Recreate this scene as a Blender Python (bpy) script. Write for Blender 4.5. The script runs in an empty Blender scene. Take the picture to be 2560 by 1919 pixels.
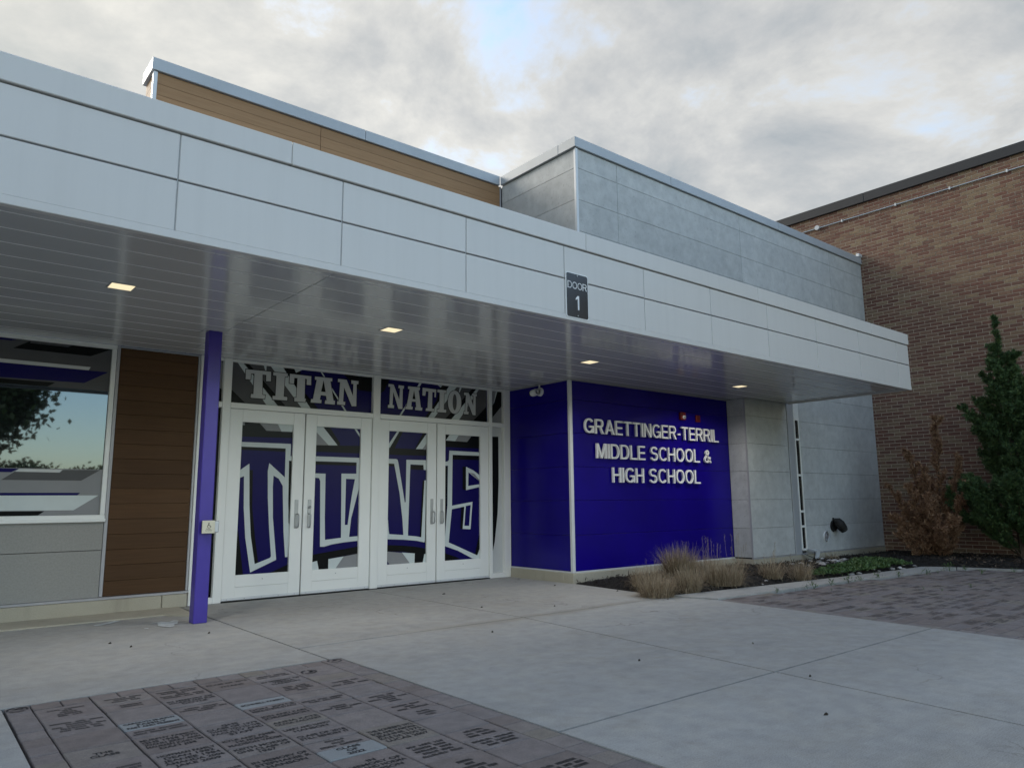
import bpy, bmesh, math, random
import numpy as np
from mathutils import Vector, Matrix
R=math.radians
random.seed(7); rng=np.random.default_rng(7)
scene=bpy.context.scene
col=scene.collection

# ------------------------------------------------------------------ camera
cam=bpy.data.cameras.new('camera'); camo=bpy.data.objects.new('camera',cam); col.objects.link(camo)
yaw,pitch,roll=R(39.5865),R(9.1052),R(-0.5273)
f=Vector((math.sin(yaw)*math.cos(pitch),math.cos(yaw)*math.cos(pitch),math.sin(pitch)))
r=Vector((math.cos(yaw),-math.sin(yaw),0)); u=r.cross(f)
r2=math.cos(roll)*r+math.sin(roll)*u; u2=-math.sin(roll)*r+math.cos(roll)*u
camo.matrix_world=Matrix((( r2.x,u2.x,-f.x,0),(r2.y,u2.y,-f.y,0),(r2.z,u2.z,-f.z,1.04),(0,0,0,1)))
cam.sensor_width=36; cam.lens=25.913; cam.clip_end=2000; cam.clip_start=0.05
scene.camera=camo

# ------------------------------------------------------------------ sky, sun, exposure
SUN_EL,SUN_AZ=R(30),R(-20)           # azimuth measured from +Y towards +X
sdir=Vector((math.sin(SUN_AZ)*math.cos(SUN_EL),math.cos(SUN_AZ)*math.cos(SUN_EL),math.sin(SUN_EL)))
world=bpy.data.worlds.new('World'); scene.world=world; world.use_nodes=True
nt=world.node_tree; N=nt.nodes; Lk=nt.links; N.clear()
def wn(t,**k):
    n=N.new(t)
    for a,b in k.items(): setattr(n,a,b)
    return n
def wmath(op,a,b=None,clamp=False):
    n=wn('ShaderNodeMath',operation=op,use_clamp=clamp)
    for i,v in enumerate((a,b)):
        if v is None: continue
        if isinstance(v,(int,float)): n.inputs[i].default_value=v
        else: Lk.new(v,n.inputs[i])
    return n.outputs[0]
def wramp(fac,stops):
    n=wn('ShaderNodeValToRGB'); e=n.color_ramp.elements
    while len(e)<len(stops): e.new(0.5)
    for q,(p,c) in zip(e,stops):
        q.position=p; q.color=(c,c,c,1) if isinstance(c,(int,float)) else (*c,1)
    Lk.new(fac,n.inputs[0]); return n.outputs[0]
sky=wn('ShaderNodeTexSky',sky_type='NISHITA',sun_disc=False,sun_elevation=SUN_EL,sun_rotation=SUN_AZ,altitude=300)
sky.air_density=1.3; sky.dust_density=1.0
tc=wn('ShaderNodeTexCoord'); sep=wn('ShaderNodeSeparateXYZ'); Lk.new(tc.outputs['Generated'],sep.inputs[0])
zz=wmath('ADD',wmath('MAXIMUM',sep.outputs[2],0.0),0.28)
px=wmath('DIVIDE',sep.outputs[0],zz); py=wmath('DIVIDE',sep.outputs[1],zz)
comb=wn('ShaderNodeCombineXYZ'); Lk.new(px,comb.inputs[0]); Lk.new(py,comb.inputs[1]); comb.inputs[2].default_value=SKYSEED=6.3
def wnoise(scale,detail,rough,dist,off):
    mp=wn('ShaderNodeVectorMath',operation='ADD'); Lk.new(comb.outputs[0],mp.inputs[0]); mp.inputs[1].default_value=off
    n=wn('ShaderNodeTexNoise'); n.inputs['Scale'].default_value=scale; n.inputs['Detail'].default_value=detail
    n.inputs['Roughness'].default_value=rough; n.inputs['Distortion'].default_value=dist
    Lk.new(mp.outputs[0],n.inputs['Vector']); return n.outputs[0]
n1=wnoise(1.05,10,.58,.35,(0,0,0)); n2=wnoise(2.6,10,.62,.25,(5,2,1)); n3=wnoise(.8,5,.5,.2,(9,4,2))
thick=wmath('ADD',wmath('MULTIPLY',n1,.62),wmath('MULTIPLY',n2,.38))
cover=wramp(wmath('ADD',thick,wmath('MULTIPLY',sep.outputs[1],.10)),[(.44,0),(.525,1)])
cover=wmath('MULTIPLY',cover,.97)
dotn=wn('ShaderNodeVectorMath',operation='DOT_PRODUCT'); Lk.new(tc.outputs['Generated'],dotn.inputs[0]); dotn.inputs[1].default_value=sdir
glow=wmath('POWER',wmath('MAXIMUM',dotn.outputs['Value'],0.0),7.0)
shade=wramp(wmath('ADD',wmath('MULTIPLY',thick,.8),wmath('MULTIPLY',n3,.2)),[(.42,(.92,.90,.83)),(.475,(.76,.75,.71)),(.525,(.55,.56,.56)),(.59,(.34,.385,.42))])
ccol=wn('ShaderNodeMixRGB',blend_type='ADD'); Lk.new(shade,ccol.inputs[1]); ccol.inputs[2].default_value=(.20,.175,.10,1); Lk.new(glow,ccol.inputs[0])
anti=wramp(wmath('MULTIPLY',dotn.outputs['Value'],-1.0),[(0,1.0/6.1),(.75,1.0)])   # clouds facing the sun are white, those before it grey
lit_=wn('ShaderNodeMixRGB',blend_type='MULTIPLY'); lit_.inputs[0].default_value=1; Lk.new(ccol.outputs[0],lit_.inputs[1]); Lk.new(anti,lit_.inputs[2])
bg1=wn('ShaderNodeBackground'); bg1.inputs[1].default_value=.066; Lk.new(sky.outputs[0],bg1.inputs[0])
bg2=wn('ShaderNodeBackground'); bg2.inputs[1].default_value=.230*6.1; Lk.new(lit_.outputs[0],bg2.inputs[0])
mx=wn('ShaderNodeMixShader'); Lk.new(cover,mx.inputs[0]); Lk.new(bg1.outputs[0],mx.inputs[1]); Lk.new(bg2.outputs[0],mx.inputs[2])
wo=wn('ShaderNodeOutputWorld'); Lk.new(mx.outputs[0],wo.inputs[0])
sl=bpy.data.lights.new('sun','SUN'); sl.energy=.5; sl.angle=R(25); sl.color=(1,.93,.82)
so=bpy.data.objects.new('sun',sl); col.objects.link(so); so.rotation_euler=sdir.to_track_quat('Z','Y').to_euler()
vs=scene.view_settings; vs.view_transform='Standard'; vs.look='None'; vs.gamma=1; vs.use_curve_mapping=False
vs.exposure=2.22

# ------------------------------------------------------------------ materials
MATS={}
class Mat:
    def __init__(s,name):
        s.m=bpy.data.materials.new(name); s.m.use_nodes=True; s.t=s.m.node_tree; s.t.nodes.clear()
        s.o=s.n('ShaderNodeOutputMaterial'); s.b=s.n('ShaderNodeBsdfPrincipled'); s.l(s.b.outputs[0],s.o.inputs[0]); MATS[name]=s.m
    def n(s,t,**k):
        q=s.t.nodes.new(t)
        for a,b in k.items(): setattr(q,a,b)
        return q
    def l(s,a,b): s.t.links.new(a,b)
    def set(s,**k):
        for a,v in k.items():
            i=s.b.inputs[a.replace('_',' ')]
            if hasattr(v,'links') or hasattr(v,'is_linked'): s.l(v,i)
            elif isinstance(v,tuple): i.default_value=(*v,1) if len(v)==3 else v
            else: i.default_value=v
        return s
    def pos(s,scale=(1,1,1)):
        g=s.n('ShaderNodeNewGeometry'); m=s.n('ShaderNodeMapping'); m.inputs['Scale'].default_value=scale
        s.l(g.outputs['Position'],m.inputs[0]); return m.outputs[0]
    def noise(s,vec,scale,detail=5,rough=.55,dist=0):
        q=s.n('ShaderNodeTexNoise'); q.inputs['Scale'].default_value=scale; q.inputs['Detail'].default_value=detail
        q.inputs['Roughness'].default_value=rough; q.inputs['Distortion'].default_value=dist; s.l(vec,q.inputs['Vector']); return q.outputs[0]
    def ramp(s,fac,stops,interp='LINEAR'):
        q=s.n('ShaderNodeValToRGB'); e=q.color_ramp.elements; q.color_ramp.interpolation=interp
        while len(e)<len(stops): e.new(.5)
        for a,(p,c) in zip(e,stops):
            a.position=p; a.color=(c,c,c,1) if isinstance(c,(int,float)) else (*c,1)
        s.l(fac,q.inputs[0]); return q.outputs[0]
    def mix(s,fac,a,b,mode='MIX'):
        q=s.n('ShaderNodeMixRGB',blend_type=mode)
        for i,v in enumerate((fac,a,b)):
            if isinstance(v,(int,float)): q.inputs[i].default_value=v if i==0 else (v,v,v,1)
            elif isinstance(v,tuple): q.inputs[i].default_value=(*v,1)
            else: s.l(v,q.inputs[i])
        return q.outputs[0]
    def math(s,op,a,b=0):
        q=s.n('ShaderNodeMath',operation=op)
        for i,v in enumerate((a,b)):
            if isinstance(v,(int,float)): q.inputs[i].default_value=v
            else: s.l(v,q.inputs[i])
        return q.outputs[0]
    def rnd(s):          # per-piece random: object for single pieces, island for joined ones
        o=s.n('ShaderNodeObjectInfo'); g=s.n('ShaderNodeNewGeometry')
        return s.math('FRACT',s.math('ADD',o.outputs['Random'],g.outputs['Random Per Island']))
    def bump(s,h,strength=.3,dist=.01):
        q=s.n('ShaderNodeBump'); q.inputs['Strength'].default_value=strength; q.inputs['Distance'].default_value=dist
        s.l(h,q.inputs['Height']); s.l(q.outputs[0],s.b.inputs['Normal']); return s
def plain(name,colr,rough=.5,metal=0,spec=.5,var=.06,scale=3,coat=0):
    M=Mat(name); v=M.noise(M.pos(),scale,4)
    c=M.mix(1,colr,M.ramp(v,[(.3,1-var),(.7,1+var*.6)]),'MULTIPLY')
    M.set(Base_Color=c,Roughness=rough,Metallic=metal); M.b.inputs['Specular IOR Level'].default_value=spec
    if coat: M.b.inputs['Coat Weight'].default_value=coat; M.b.inputs['Coat Roughness'].default_value=.04
    return M
M=Mat('concrete'); p=M.pos()
a=M.noise(M.pos((.9,1.1,1)),1.9,10,.68,.15); b=M.noise(p,9,6,.6); c=M.noise(p,160,3,.6); d=M.noise(M.pos((.35,.8,1)),.55,4,.5,.3)
base=M.mix(a,(.285,.278,.258),(.42,.412,.39)); base=M.mix(M.ramp(d,[(.40,0),(.62,1)]),base,M.mix(.65,base,(.46,.46,.44)))
base=M.mix(1,base,M.ramp(b,[(.28,.86),(.64,1.05)]),'MULTIPLY'); base=M.mix(1,base,M.ramp(c,[(.32,.72),(.62,1.06)]),'MULTIPLY')
wc=M.noise(p,4.2,7,.65); base=M.mix(1,base,M.ramp(wc,[(.36,(.955,.965,.98)),(.50,(1,1,1)),(.64,(1.03,1.015,.985))]),'MULTIPLY')
st=M.noise(M.pos((1,1.2,1)),1.3,9,.70,.25); base=M.mix(M.ramp(st,[(.57,0),(.74,.42)]),base,(.21,.185,.145))
sy=M.n('ShaderNodeSeparateXYZ'); M.l(p,sy.inputs[0]); ln=M.math('ABSOLUTE',M.math('SUBTRACT',M.math('ADD',sy.outputs[1],M.math('MULTIPLY',M.noise(M.pos((1,1,1)),1.1,4),.35)),5.52))
lm=M.ramp(ln,[(0,.55),(.13,0)]); xm=M.ramp(M.math('MULTIPLY',M.math('ABSOLUTE',M.math('SUBTRACT',sy.outputs[0],5.0)),.1),[(.10,1),(.20,0)])
base=M.mix(M.math('MULTIPLY',M.math('MULTIPLY',lm,xm),M.ramp(b,[(.3,.4),(.6,1)])),base,(.21,.175,.12))
sp=M.noise(p,38,2,.5); base=M.mix(M.ramp(sp,[(.72,0),(.78,.6)]),base,(.16,.15,.13))
vo=M.n('ShaderNodeTexVoronoi',feature='DISTANCE_TO_EDGE'); wv=M.n('ShaderNodeVectorMath',operation='ADD'); M.l(M.pos((.42,.36,.4)),wv.inputs[0])
nz=M.n('ShaderNodeTexNoise'); nz.inputs['Scale'].default_value=3.5; nz.inputs['Detail'].default_value=6; M.l(p,nz.inputs['Vector']); sc_=M.n('ShaderNodeVectorMath',operation='SCALE'); M.l(nz.outputs[1],sc_.inputs[0]); sc_.inputs['Scale'].default_value=.22; M.l(sc_.outputs[0],wv.inputs[1]); M.l(wv.outputs[0],vo.inputs['Vector']); vo.inputs['Scale'].default_value=1.0
ck=M.math('MULTIPLY',M.ramp(vo.outputs['Distance'],[(.0008,.55),(.0022,0)]),M.ramp(M.noise(p,.7,2),[(.50,0),(.56,1)])); base=M.mix(ck,base,(.09,.08,.065))
br=M.noise(M.pos((7,160,1)),1.0,3,.6); base=M.mix(1,base,M.ramp(br,[(.3,.93),(.7,1.05)]),'MULTIPLY')
M.set(Base_Color=base,Roughness=.86).bump(M.math('ADD',M.math('ADD',c,br),M.math('MULTIPLY',b,.6)),.25,.004)
M=Mat('plinth_concrete'); p=M.pos()
a=M.noise(p,2.2,7,.6,.3); c=M.noise(p,120,3); sep_=M.n('ShaderNodeSeparateXYZ'); M.l(p,sep_.inputs[0])
base=M.mix(a,(.38,.345,.27),(.50,.47,.38)); base=M.mix(1,base,M.ramp(c,[(.3,.86),(.6,1.03)]),'MULTIPLY')
drip=M.noise(M.pos((3,3,.4)),2.0,6,.6); base=M.mix(M.ramp(drip,[(.55,0),(.75,.4)]),base,(.22,.19,.14))
M.set(Base_Color=base,Roughness=.85).bump(c,.2,.003)
M=Mat('fascia_white'); p=M.pos(); rn=M.rnd()
sk=M.noise(M.pos((9,9,.5)),1.4,6,.6); base=M.mix(M.ramp(sk,[(.45,0),(.85,.30)]),(.70,.68,.655),(.59,.57,.545)); base=M.mix(1,base,M.ramp(rn,[(0,.975),(1,1.015)]),'MULTIPLY')
M.set(Base_Color=base,Roughness=.33).bump(M.noise(M.pos((1.3,1,2.2)),1.1,2,.4),.16,.03)
M=plain('metal_silver',(.55,.58,.62),.32,.35,.5,.06,1.2)
M=plain('metal_bluegrey',(.44,.47,.50),.42,.08,.4,.08,1.5)
M=plain('joint_grey',(.40,.41,.42),.6)
M=plain('trim_light',(.68,.70,.72),.38,.1,.5,.05)
M=plain('trim_grey',(.42,.42,.44),.42,.2,.5,.06)
M=plain('door_white',(.86,.87,.85),.36,.05,.5,.035,1.4)
M=plain('joint_dark',(.05,.05,.055),.8)
M=Mat('soffit_metal'); p=M.pos()
wv=M.noise(M.pos((.8,5,1)),1.3,3,.5,.4); base=M.mix(M.noise(p,1.1,4),(.56,.56,.56),(.63,.63,.62))
M.set(Base_Color=base,Roughness=.13); M.b.inputs['Specular IOR Level'].default_value=.8; M.bump(wv,.07,.02)
M=plain('soffit_highlight',(.93,.93,.93),.4,.1)  # near-white colour standing in for light caught on the board edges
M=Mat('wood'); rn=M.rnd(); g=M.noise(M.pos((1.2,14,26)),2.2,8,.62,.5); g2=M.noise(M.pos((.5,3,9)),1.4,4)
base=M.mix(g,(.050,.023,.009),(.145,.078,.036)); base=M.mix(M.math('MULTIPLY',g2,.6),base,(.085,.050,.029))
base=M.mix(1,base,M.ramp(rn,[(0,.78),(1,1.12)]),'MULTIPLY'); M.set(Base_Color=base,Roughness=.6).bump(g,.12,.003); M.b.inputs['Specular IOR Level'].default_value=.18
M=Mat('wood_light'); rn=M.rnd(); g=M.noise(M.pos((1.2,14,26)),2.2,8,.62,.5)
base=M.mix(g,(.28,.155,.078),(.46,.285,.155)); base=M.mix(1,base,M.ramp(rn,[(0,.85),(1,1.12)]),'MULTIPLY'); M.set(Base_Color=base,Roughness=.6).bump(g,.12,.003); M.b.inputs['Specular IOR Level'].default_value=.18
M=Mat('grey_panel'); p=M.pos(); rn=M.rnd()
a=M.noise(M.pos((1,1,.75)),2.3,8,.6,.6); b=M.noise(p,7,5,.6); c=M.noise(p,90,3)
base=M.mix(a,(.40,.42,.43),(.62,.63,.62)); base=M.mix(1,base,M.ramp(b,[(.3,.86),(.65,1.05)]),'MULTIPLY')
base=M.mix(1,base,M.ramp(rn,[(0,.94),(1,1.05)]),'MULTIPLY'); base=M.mix(1,base,M.ramp(M.noise(p,30,2),[(.30,.75),(.38,1)]),'MULTIPLY')
M.set(Base_Color=base,Roughness=.62).bump(c,.08,.002)
M=plain('tan_panel',(.32,.315,.295),.7,0,.4,.10,60)
M=plain('purple_panel',(.007,.001,.21),.30,0,.22,.22,1.1)
M=plain('purple_paint',(.058,.036,.34),.34,0,.5,.10,5)
M=plain('sign_white',(.90,.90,.89),.4)
M=plain('sign_black',(.012,.012,.015),.18,0,.6)
M=plain('black_metal',(.008,.008,.008),.7,0,.5,.2,20)
M=plain('steel',(.42,.43,.44),.35,.5,.5,.1,8)
M=plain('steel_plate',(.62,.59,.50),.32,.5,.5,.06,20)
M=plain('plastic_white',(.75,.76,.76),.4)
M=plain('alarm_red',(.20,.010,.009),.4)
M=plain('rubber',(.02,.02,.02),.7)
for k,cc in dict(W=(.62,.68,.68),P=(.010,.008,.095),K=(.008,.009,.010),G=(.28,.285,.295),D=(.105,.106,.112),L=(.60,.62,.62)).items():
    plain('vinyl_'+k,cc,.20,0,.10,.04,6)
M=Mat('window_glass'); M.set(Base_Color=(.010,.012,.014),Roughness=.03)
gl=M.n('ShaderNodeBsdfGlossy'); gl.inputs[0].default_value=(.60,.80,1,1); gl.inputs[1].default_value=.015
ms=M.n('ShaderNodeMixShader'); fr=M.n('ShaderNodeFresnel'); fr.inputs[0].default_value=1.5
M.l(M.math('ADD',M.math('MULTIPLY',fr.outputs[0],.4),.10),ms.inputs[0]); M.l(M.b.outputs[0],ms.inputs[1]); M.l(gl.outputs[0],ms.inputs[2]); M.l(ms.outputs[0],M.o.inputs[0])
M=Mat('dark_glass'); M.set(Base_Color=(.010,.012,.014),Roughness=.04); M.b.inputs['IOR'].default_value=1.7
M=Mat('brick'); rn=M.rnd(); p=M.pos(); zone=M.noise(p,.55,3,.5); f2=M.noise(p,70,4,.6); f3=M.noise(p,14,4,.6)
fac=M.math('ADD',M.math('MULTIPLY',rn,.80),M.math('MULTIPLY',zone,.36))
base=M.ramp(fac,[(.10,(.125,.060,.044)),(.32,(.175,.083,.060)),(.50,(.155,.083,.062)),(.66,(.205,.118,.082)),(.82,(.215,.140,.092)),(.97,(.245,.178,.115))])
base=M.mix(1,base,M.ramp(f2,[(.28,.62),(.62,1.10)]),'MULTIPLY'); base=M.mix(1,base,M.ramp(f3,[(.3,.84),(.65,1.06)]),'MULTIPLY')
M.set(Base_Color=base,Roughness=.88).bump(f2,.5,.004)
M=Mat('mortar'); base=M.mix(M.noise(M.pos(),60,4),(.42,.355,.285),(.57,.49,.40)); M.set(Base_Color=base,Roughness=.95)
M=Mat('paver'); rn=M.rnd(); p=M.pos(); f2=M.noise(p,190,4,.65); f3=M.noise(p,11,5,.6); f4=M.noise(p,420,2,.5)
base=M.ramp(rn,[(0,(.190,.158,.145)),(.30,(.225,.190,.178)),(.55,(.210,.186,.182)),(.8,(.240,.208,.195)),(1,(.228,.200,.168))])
base=M.mix(1,base,M.ramp(f2,[(.28,.66),(.64,1.12)]),'MULTIPLY'); base=M.mix(1,base,M.ramp(f3,[(.3,.80),(.68,1.10)]),'MULTIPLY')
base=M.mix(M.ramp(f4,[(.74,0),(.80,.6)]),base,(.42,.40,.38)); M.set(Base_Color=base,Roughness=.9).bump(f2,.5,.004)
M=Mat('paver_light'); p=M.pos(); f2=M.noise(p,190,4,.65); f3=M.noise(p,9,5,.6)
base=M.mix(f3,(.24,.25,.25),(.31,.325,.325)); base=M.mix(1,base,M.ramp(f2,[(.28,.74),(.64,1.08)]),'MULTIPLY'); M.set(Base_Color=base,Roughness=.9).bump(f2,.4,.004)
M=plain('engraving',(.012,.012,.016),.8)
M=plain('engraving_worn',(.075,.065,.062),.85)
M=plain('dark_coping',(.030,.031,.036),.45,.1)
M=plain('sand',(.11,.095,.08),.95,0,.2,.3,90)
M=Mat('mulch'); p=M.pos(); a=M.noise(M.pos((1,2.2,1)),55,5,.7,.6); base=M.mix(M.ramp(a,[(.35,0),(.75,1)]),(.003,.0026,.0024),(.022,.017,.014)); M.set(Base_Color=base,Roughness=.9).bump(a,.9,.02)
M=Mat('mulch_chip'); rn=M.rnd(); base=M.ramp(rn,[(0,(.004,.003,.003)),(.7,(.014,.011,.009)),(.94,(.035,.025,.018)),(1,(.16,.12,.08))]); M.set(Base_Color=base,Roughness=.85)
M=Mat('leaf_litter'); rn=M.rnd(); base=M.ramp(rn,[(0,(.03,.02,.014)),(.6,(.09,.06,.04)),(1,(.26,.20,.15))]); M.set(Base_Color=base,Roughness=.85)
M=Mat('straw'); rn=M.rnd(); base=M.ramp(rn,[(0,(.15,.105,.065)),(.5,(.31,.235,.15)),(1,(.50,.42,.30))]); M.set(Base_Color=base,Roughness=.7)
M=Mat('juniper_green'); rn=M.rnd(); z=M.noise(M.pos(),2.5,3); base=M.ramp(M.math('ADD',M.math('MULTIPLY',rn,.6),M.math('MULTIPLY',z,.5)),[(.2,(.020,.048,.018)),(.6,(.052,.105,.034)),(.85,(.11,.18,.055)),(.97,(.22,.19,.09))]); M.set(Base_Color=base,Roughness=.65)
M=Mat('juniper_dead'); rn=M.rnd(); base=M.ramp(rn,[(0,(.15,.075,.042)),(.5,(.30,.165,.095)),(1,(.44,.29,.18))]); M.set(Base_Color=base,Roughness=.8)
M=Mat('leaf_green'); rn=M.rnd(); base=M.ramp(rn,[(0,(.030,.065,.018)),(.6,(.060,.12,.032)),(1,(.10,.16,.05))]); M.set(Base_Color=base,Roughness=.55)
M=Mat('leaf_dark'); rn=M.rnd(); base=M.ramp(rn,[(0,(.012,.030,.010)),(1,(.045,.085,.026))]); M.set(Base_Color=base,Roughness=.6)
M=plain('bark',(.085,.062,.045),.9,0,.3,.3,14)
M=plain('dead_leaf',(.035,.026,.018),.85,0,.3,.3,30)
M=Mat('stone'); rn=M.rnd(); f3=M.noise(M.pos(),22,4); base=M.ramp(rn,[(0,(.16,.16,.16)),(.5,(.38,.37,.36)),(1,(.66,.65,.63))]); base=M.mix(1,base,M.ramp(f3,[(.3,.75),(.7,1.05)]),'MULTIPLY'); M.set(Base_Color=base,Roughness=.75)
M=plain('paint_smear',(.55,.58,.58),.7,0,.4,.25,9)
M=Mat('lawn'); a=M.noise(M.pos(),.4,6); b=M.noise(M.pos(),30,4); base=M.mix(a,(.045,.075,.02),(.09,.12,.04)); base=M.mix(1,base,M.ramp(b,[(.3,.6),(.7,1.2)]),'MULTIPLY'); M.set(Base_Color=base,Roughness=.9)
M=Mat('lamp_lens'); M.set(Base_Color=(.8,.76,.62),Roughness=.5); M.b.inputs['Emission Color'].default_value=(1,.84,.52,1); M.b.inputs['Emission Strength'].default_value=.20

# ------------------------------------------------------------------ helpers
def link(name,me,parent=None,loc=(0,0,0)):
    o=bpy.data.objects.new(name,me); col.objects.link(o); o.location=loc
    if parent is not None: o.parent=parent; 
    return o
def tag(o,label=None,cat=None,group=None,kind=None):
    for k,v in (('label',label),('category',cat),('group',group),('kind',kind)):
        if v: o[k]=v
    return o
def empty(name,loc=(0,0,0)):
    o=bpy.data.objects.new(name,None); o.empty_display_size=.1; col.objects.link(o); o.location=loc; return o
def wl(o):            # world origin of a parent chain (no rotations in parents)
    v=Vector((0,0,0))
    while o is not None: v+=o.location; o=o.parent
    return v
CACHE={}
def boxmesh(d,mat,bev=0,shear=0):
    k=(tuple(round(a,4) for a in d),mat,bev,shear)
    if k in CACHE: return CACHE[k]
    bm=bmesh.new(); bmesh.ops.create_cube(bm,size=1)
    for v in bm.verts: v.co=Vector((v.co.x*d[0],v.co.y*d[1],v.co.z*d[2]))
    if bev: bmesh.ops.bevel(bm,geom=bm.edges[:],offset=bev,segments=1,affect='EDGES')
    if shear:
        for v in bm.verts: v.co.x+=shear*v.co.y
    me=bpy.data.meshes.new('box'); bm.to_mesh(me); bm.free(); me.materials.append(MATS[mat]); CACHE[k]=me; return me
def box(name,x0,x1,y0,y1,z0,z1,mat,parent=None,bev=0):
    me=boxmesh((x1-x0,y1-y0,z1-z0),mat,bev)
    c=Vector(((x0+x1)/2,(y0+y1)/2,(z0+z1)/2)); 
    return link(name,me,parent,c-wl(parent))
class MB:
    def __init__(s): s.v=[]; s.f=[]; s.m=[]
    def add(s,vs,fs,mi=0):
        n=len(s.v); s.v+= [tuple(q) for q in vs]; s.f+=[tuple(i+n for i in q) for q in fs]; s.m+=[mi]*len(fs)
    def box(s,x0,x1,y0,y1,z0,z1,mi=0):
        s.add([(x0,y0,z0),(x1,y0,z0),(x1,y1,z0),(x0,y1,z0),(x0,y0,z1),(x1,y0,z1),(x1,y1,z1),(x0,y1,z1)],
              [(0,3,2,1),(4,5,6,7),(0,1,5,4),(1,2,6,5),(2,3,7,6),(3,0,4,7)],mi)
    def tube(s,pts,rad,n=8,mi=0,cap=True):
        pts=[Vector(p) for p in pts]; rads=rad if isinstance(rad,(list,tuple)) else [rad]*len(pts); vs=[]; fs=[]
        up=None
        for i,p in enumerate(pts):
            t=(pts[min(i+1,len(pts)-1)]-pts[max(i-1,0)]).normalized()
            if up is None: up=Vector((0,0,1)) if abs(t.z)<.9 else Vector((1,0,0))
            a=t.cross(up).normalized(); b=t.cross(a).normalized(); up=-b if (-b).dot(up)>0 else b
            a=t.cross(up).normalized(); b=a.cross(t).normalized()
            for k in range(n):
                an=2*math.pi*k/n; vs.append(p+(a*math.cos(an)+b*math.sin(an))*rads[i])
        for i in range(len(pts)-1):
            for k in range(n): fs.append((i*n+k,i*n+(k+1)%n,(i+1)*n+(k+1)%n,(i+1)*n+k))
        if cap: fs.append(tuple(range(n))); fs.append(tuple(reversed(range((len(pts)-1)*n,len(pts)*n))))
        s.add(vs,fs,mi)
    def build(s,name,mats,parent=None,smooth=False,origin=None):
        me=bpy.data.meshes.new(name); o=Vector(origin) if origin is not None else wl(parent)
        me.from_pydata([tuple(Vector(q)-o) for q in s.v],[],s.f)
        for m in (mats if isinstance(mats,(list,tuple)) else [mats]): me.materials.append(MATS[m])
        if any(s.m): me.polygons.foreach_set('material_index',s.m)
        if smooth: me.polygons.foreach_set('use_smooth',[True]*len(me.polygons))
        me.update(); 
        return link(name,me,parent,o-wl(parent))
def prism(name,pts,z0,z1,mat,parent=None,bev=0):
    bm=bmesh.new(); c=Vector((sum(p[0] for p in pts)/len(pts),sum(p[1] for p in pts)/len(pts),0))
    vs=[bm.verts.new((p[0]-c.x,p[1]-c.y,z1)) for p in pts]; fc=bm.faces.new(vs); fc.normal_update()
    if fc.normal.z<0: fc.normal_flip()
    ex=bmesh.ops.extrude_face_region(bm,geom=[fc]); 
    for q in ex['geom']:
        if isinstance(q,bmesh.types.BMVert): q.co.z=z0
    bmesh.ops.recalc_face_normals(bm,faces=bm.faces)
    if bev:
        bmesh.ops.bevel(bm,geom=[e for e in bm.edges if all(abs(v.co.z-z1)<1e-6 for v in e.verts)],offset=bev,segments=2,affect='EDGES')
    me=bpy.data.meshes.new(name); bm.to_mesh(me); bm.free(); me.materials.append(MATS[mat]); return link(name,me,parent,c-wl(parent))
def pmesh(name,verts,faces,mat,parent=None,origin=None,smooth=False):
    o=np.array(origin if origin is not None else wl(parent)); me=bpy.data.meshes.new(name)
    verts=np.asarray(verts,dtype=float)-o; me.from_pydata(verts.tolist(),[],faces if isinstance(faces,list) else faces.tolist())
    me.materials.append(MATS[mat]); 
    if smooth: me.polygons.foreach_set('use_smooth',[True]*len(me.polygons))
    return link(name,me,parent,Vector(o)-wl(parent))
def leaves(name,P,D,Nn,Ln,Wd,mat,parent=None,origin=None):
    """many small pointed leaves: base points P, directions D, side vectors Nn (n,3), lengths, widths"""
    P=np.asarray(P);D=np.asarray(D);Nn=np.asarray(Nn);Ln=np.asarray(Ln)[:,None];Wd=np.asarray(Wd)[:,None]
    S=np.cross(D,Nn); S/= (np.linalg.norm(S,axis=1,keepdims=True)+1e-9); n=len(P)
    V=np.empty((n,4,3)); V[:,0]=P; V[:,1]=P+D*Ln*.45+S*Wd*.5; V[:,2]=P+D*Ln; V[:,3]=P+D*Ln*.45-S*Wd*.5
    F=np.arange(n*4).reshape(n,4); return pmesh(name,V.reshape(-1,3),F,mat,parent,origin)
def unit(v): return v/(np.linalg.norm(v,axis=-1,keepdims=True)+1e-9)
def textmesh(s,size=1,offset=0,extrude=0,align='CENTER',spacing=1,line=1):
    cu=bpy.data.curves.new('t','FONT'); cu.body=s; cu.size=size; cu.offset=offset; cu.extrude=extrude; cu.align_x=align
    cu.space_character=spacing; cu.space_line=line; cu.resolution_u=4
    o=bpy.data.objects.new('t',cu); col.objects.link(o); bpy.context.view_layer.update()
    me=bpy.data.meshes.new_from_object(o.evaluated_get(bpy.context.evaluated_depsgraph_get())); bpy.data.objects.remove(o); bpy.data.curves.remove(cu)
    return me
LAMP_W=3.2
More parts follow.
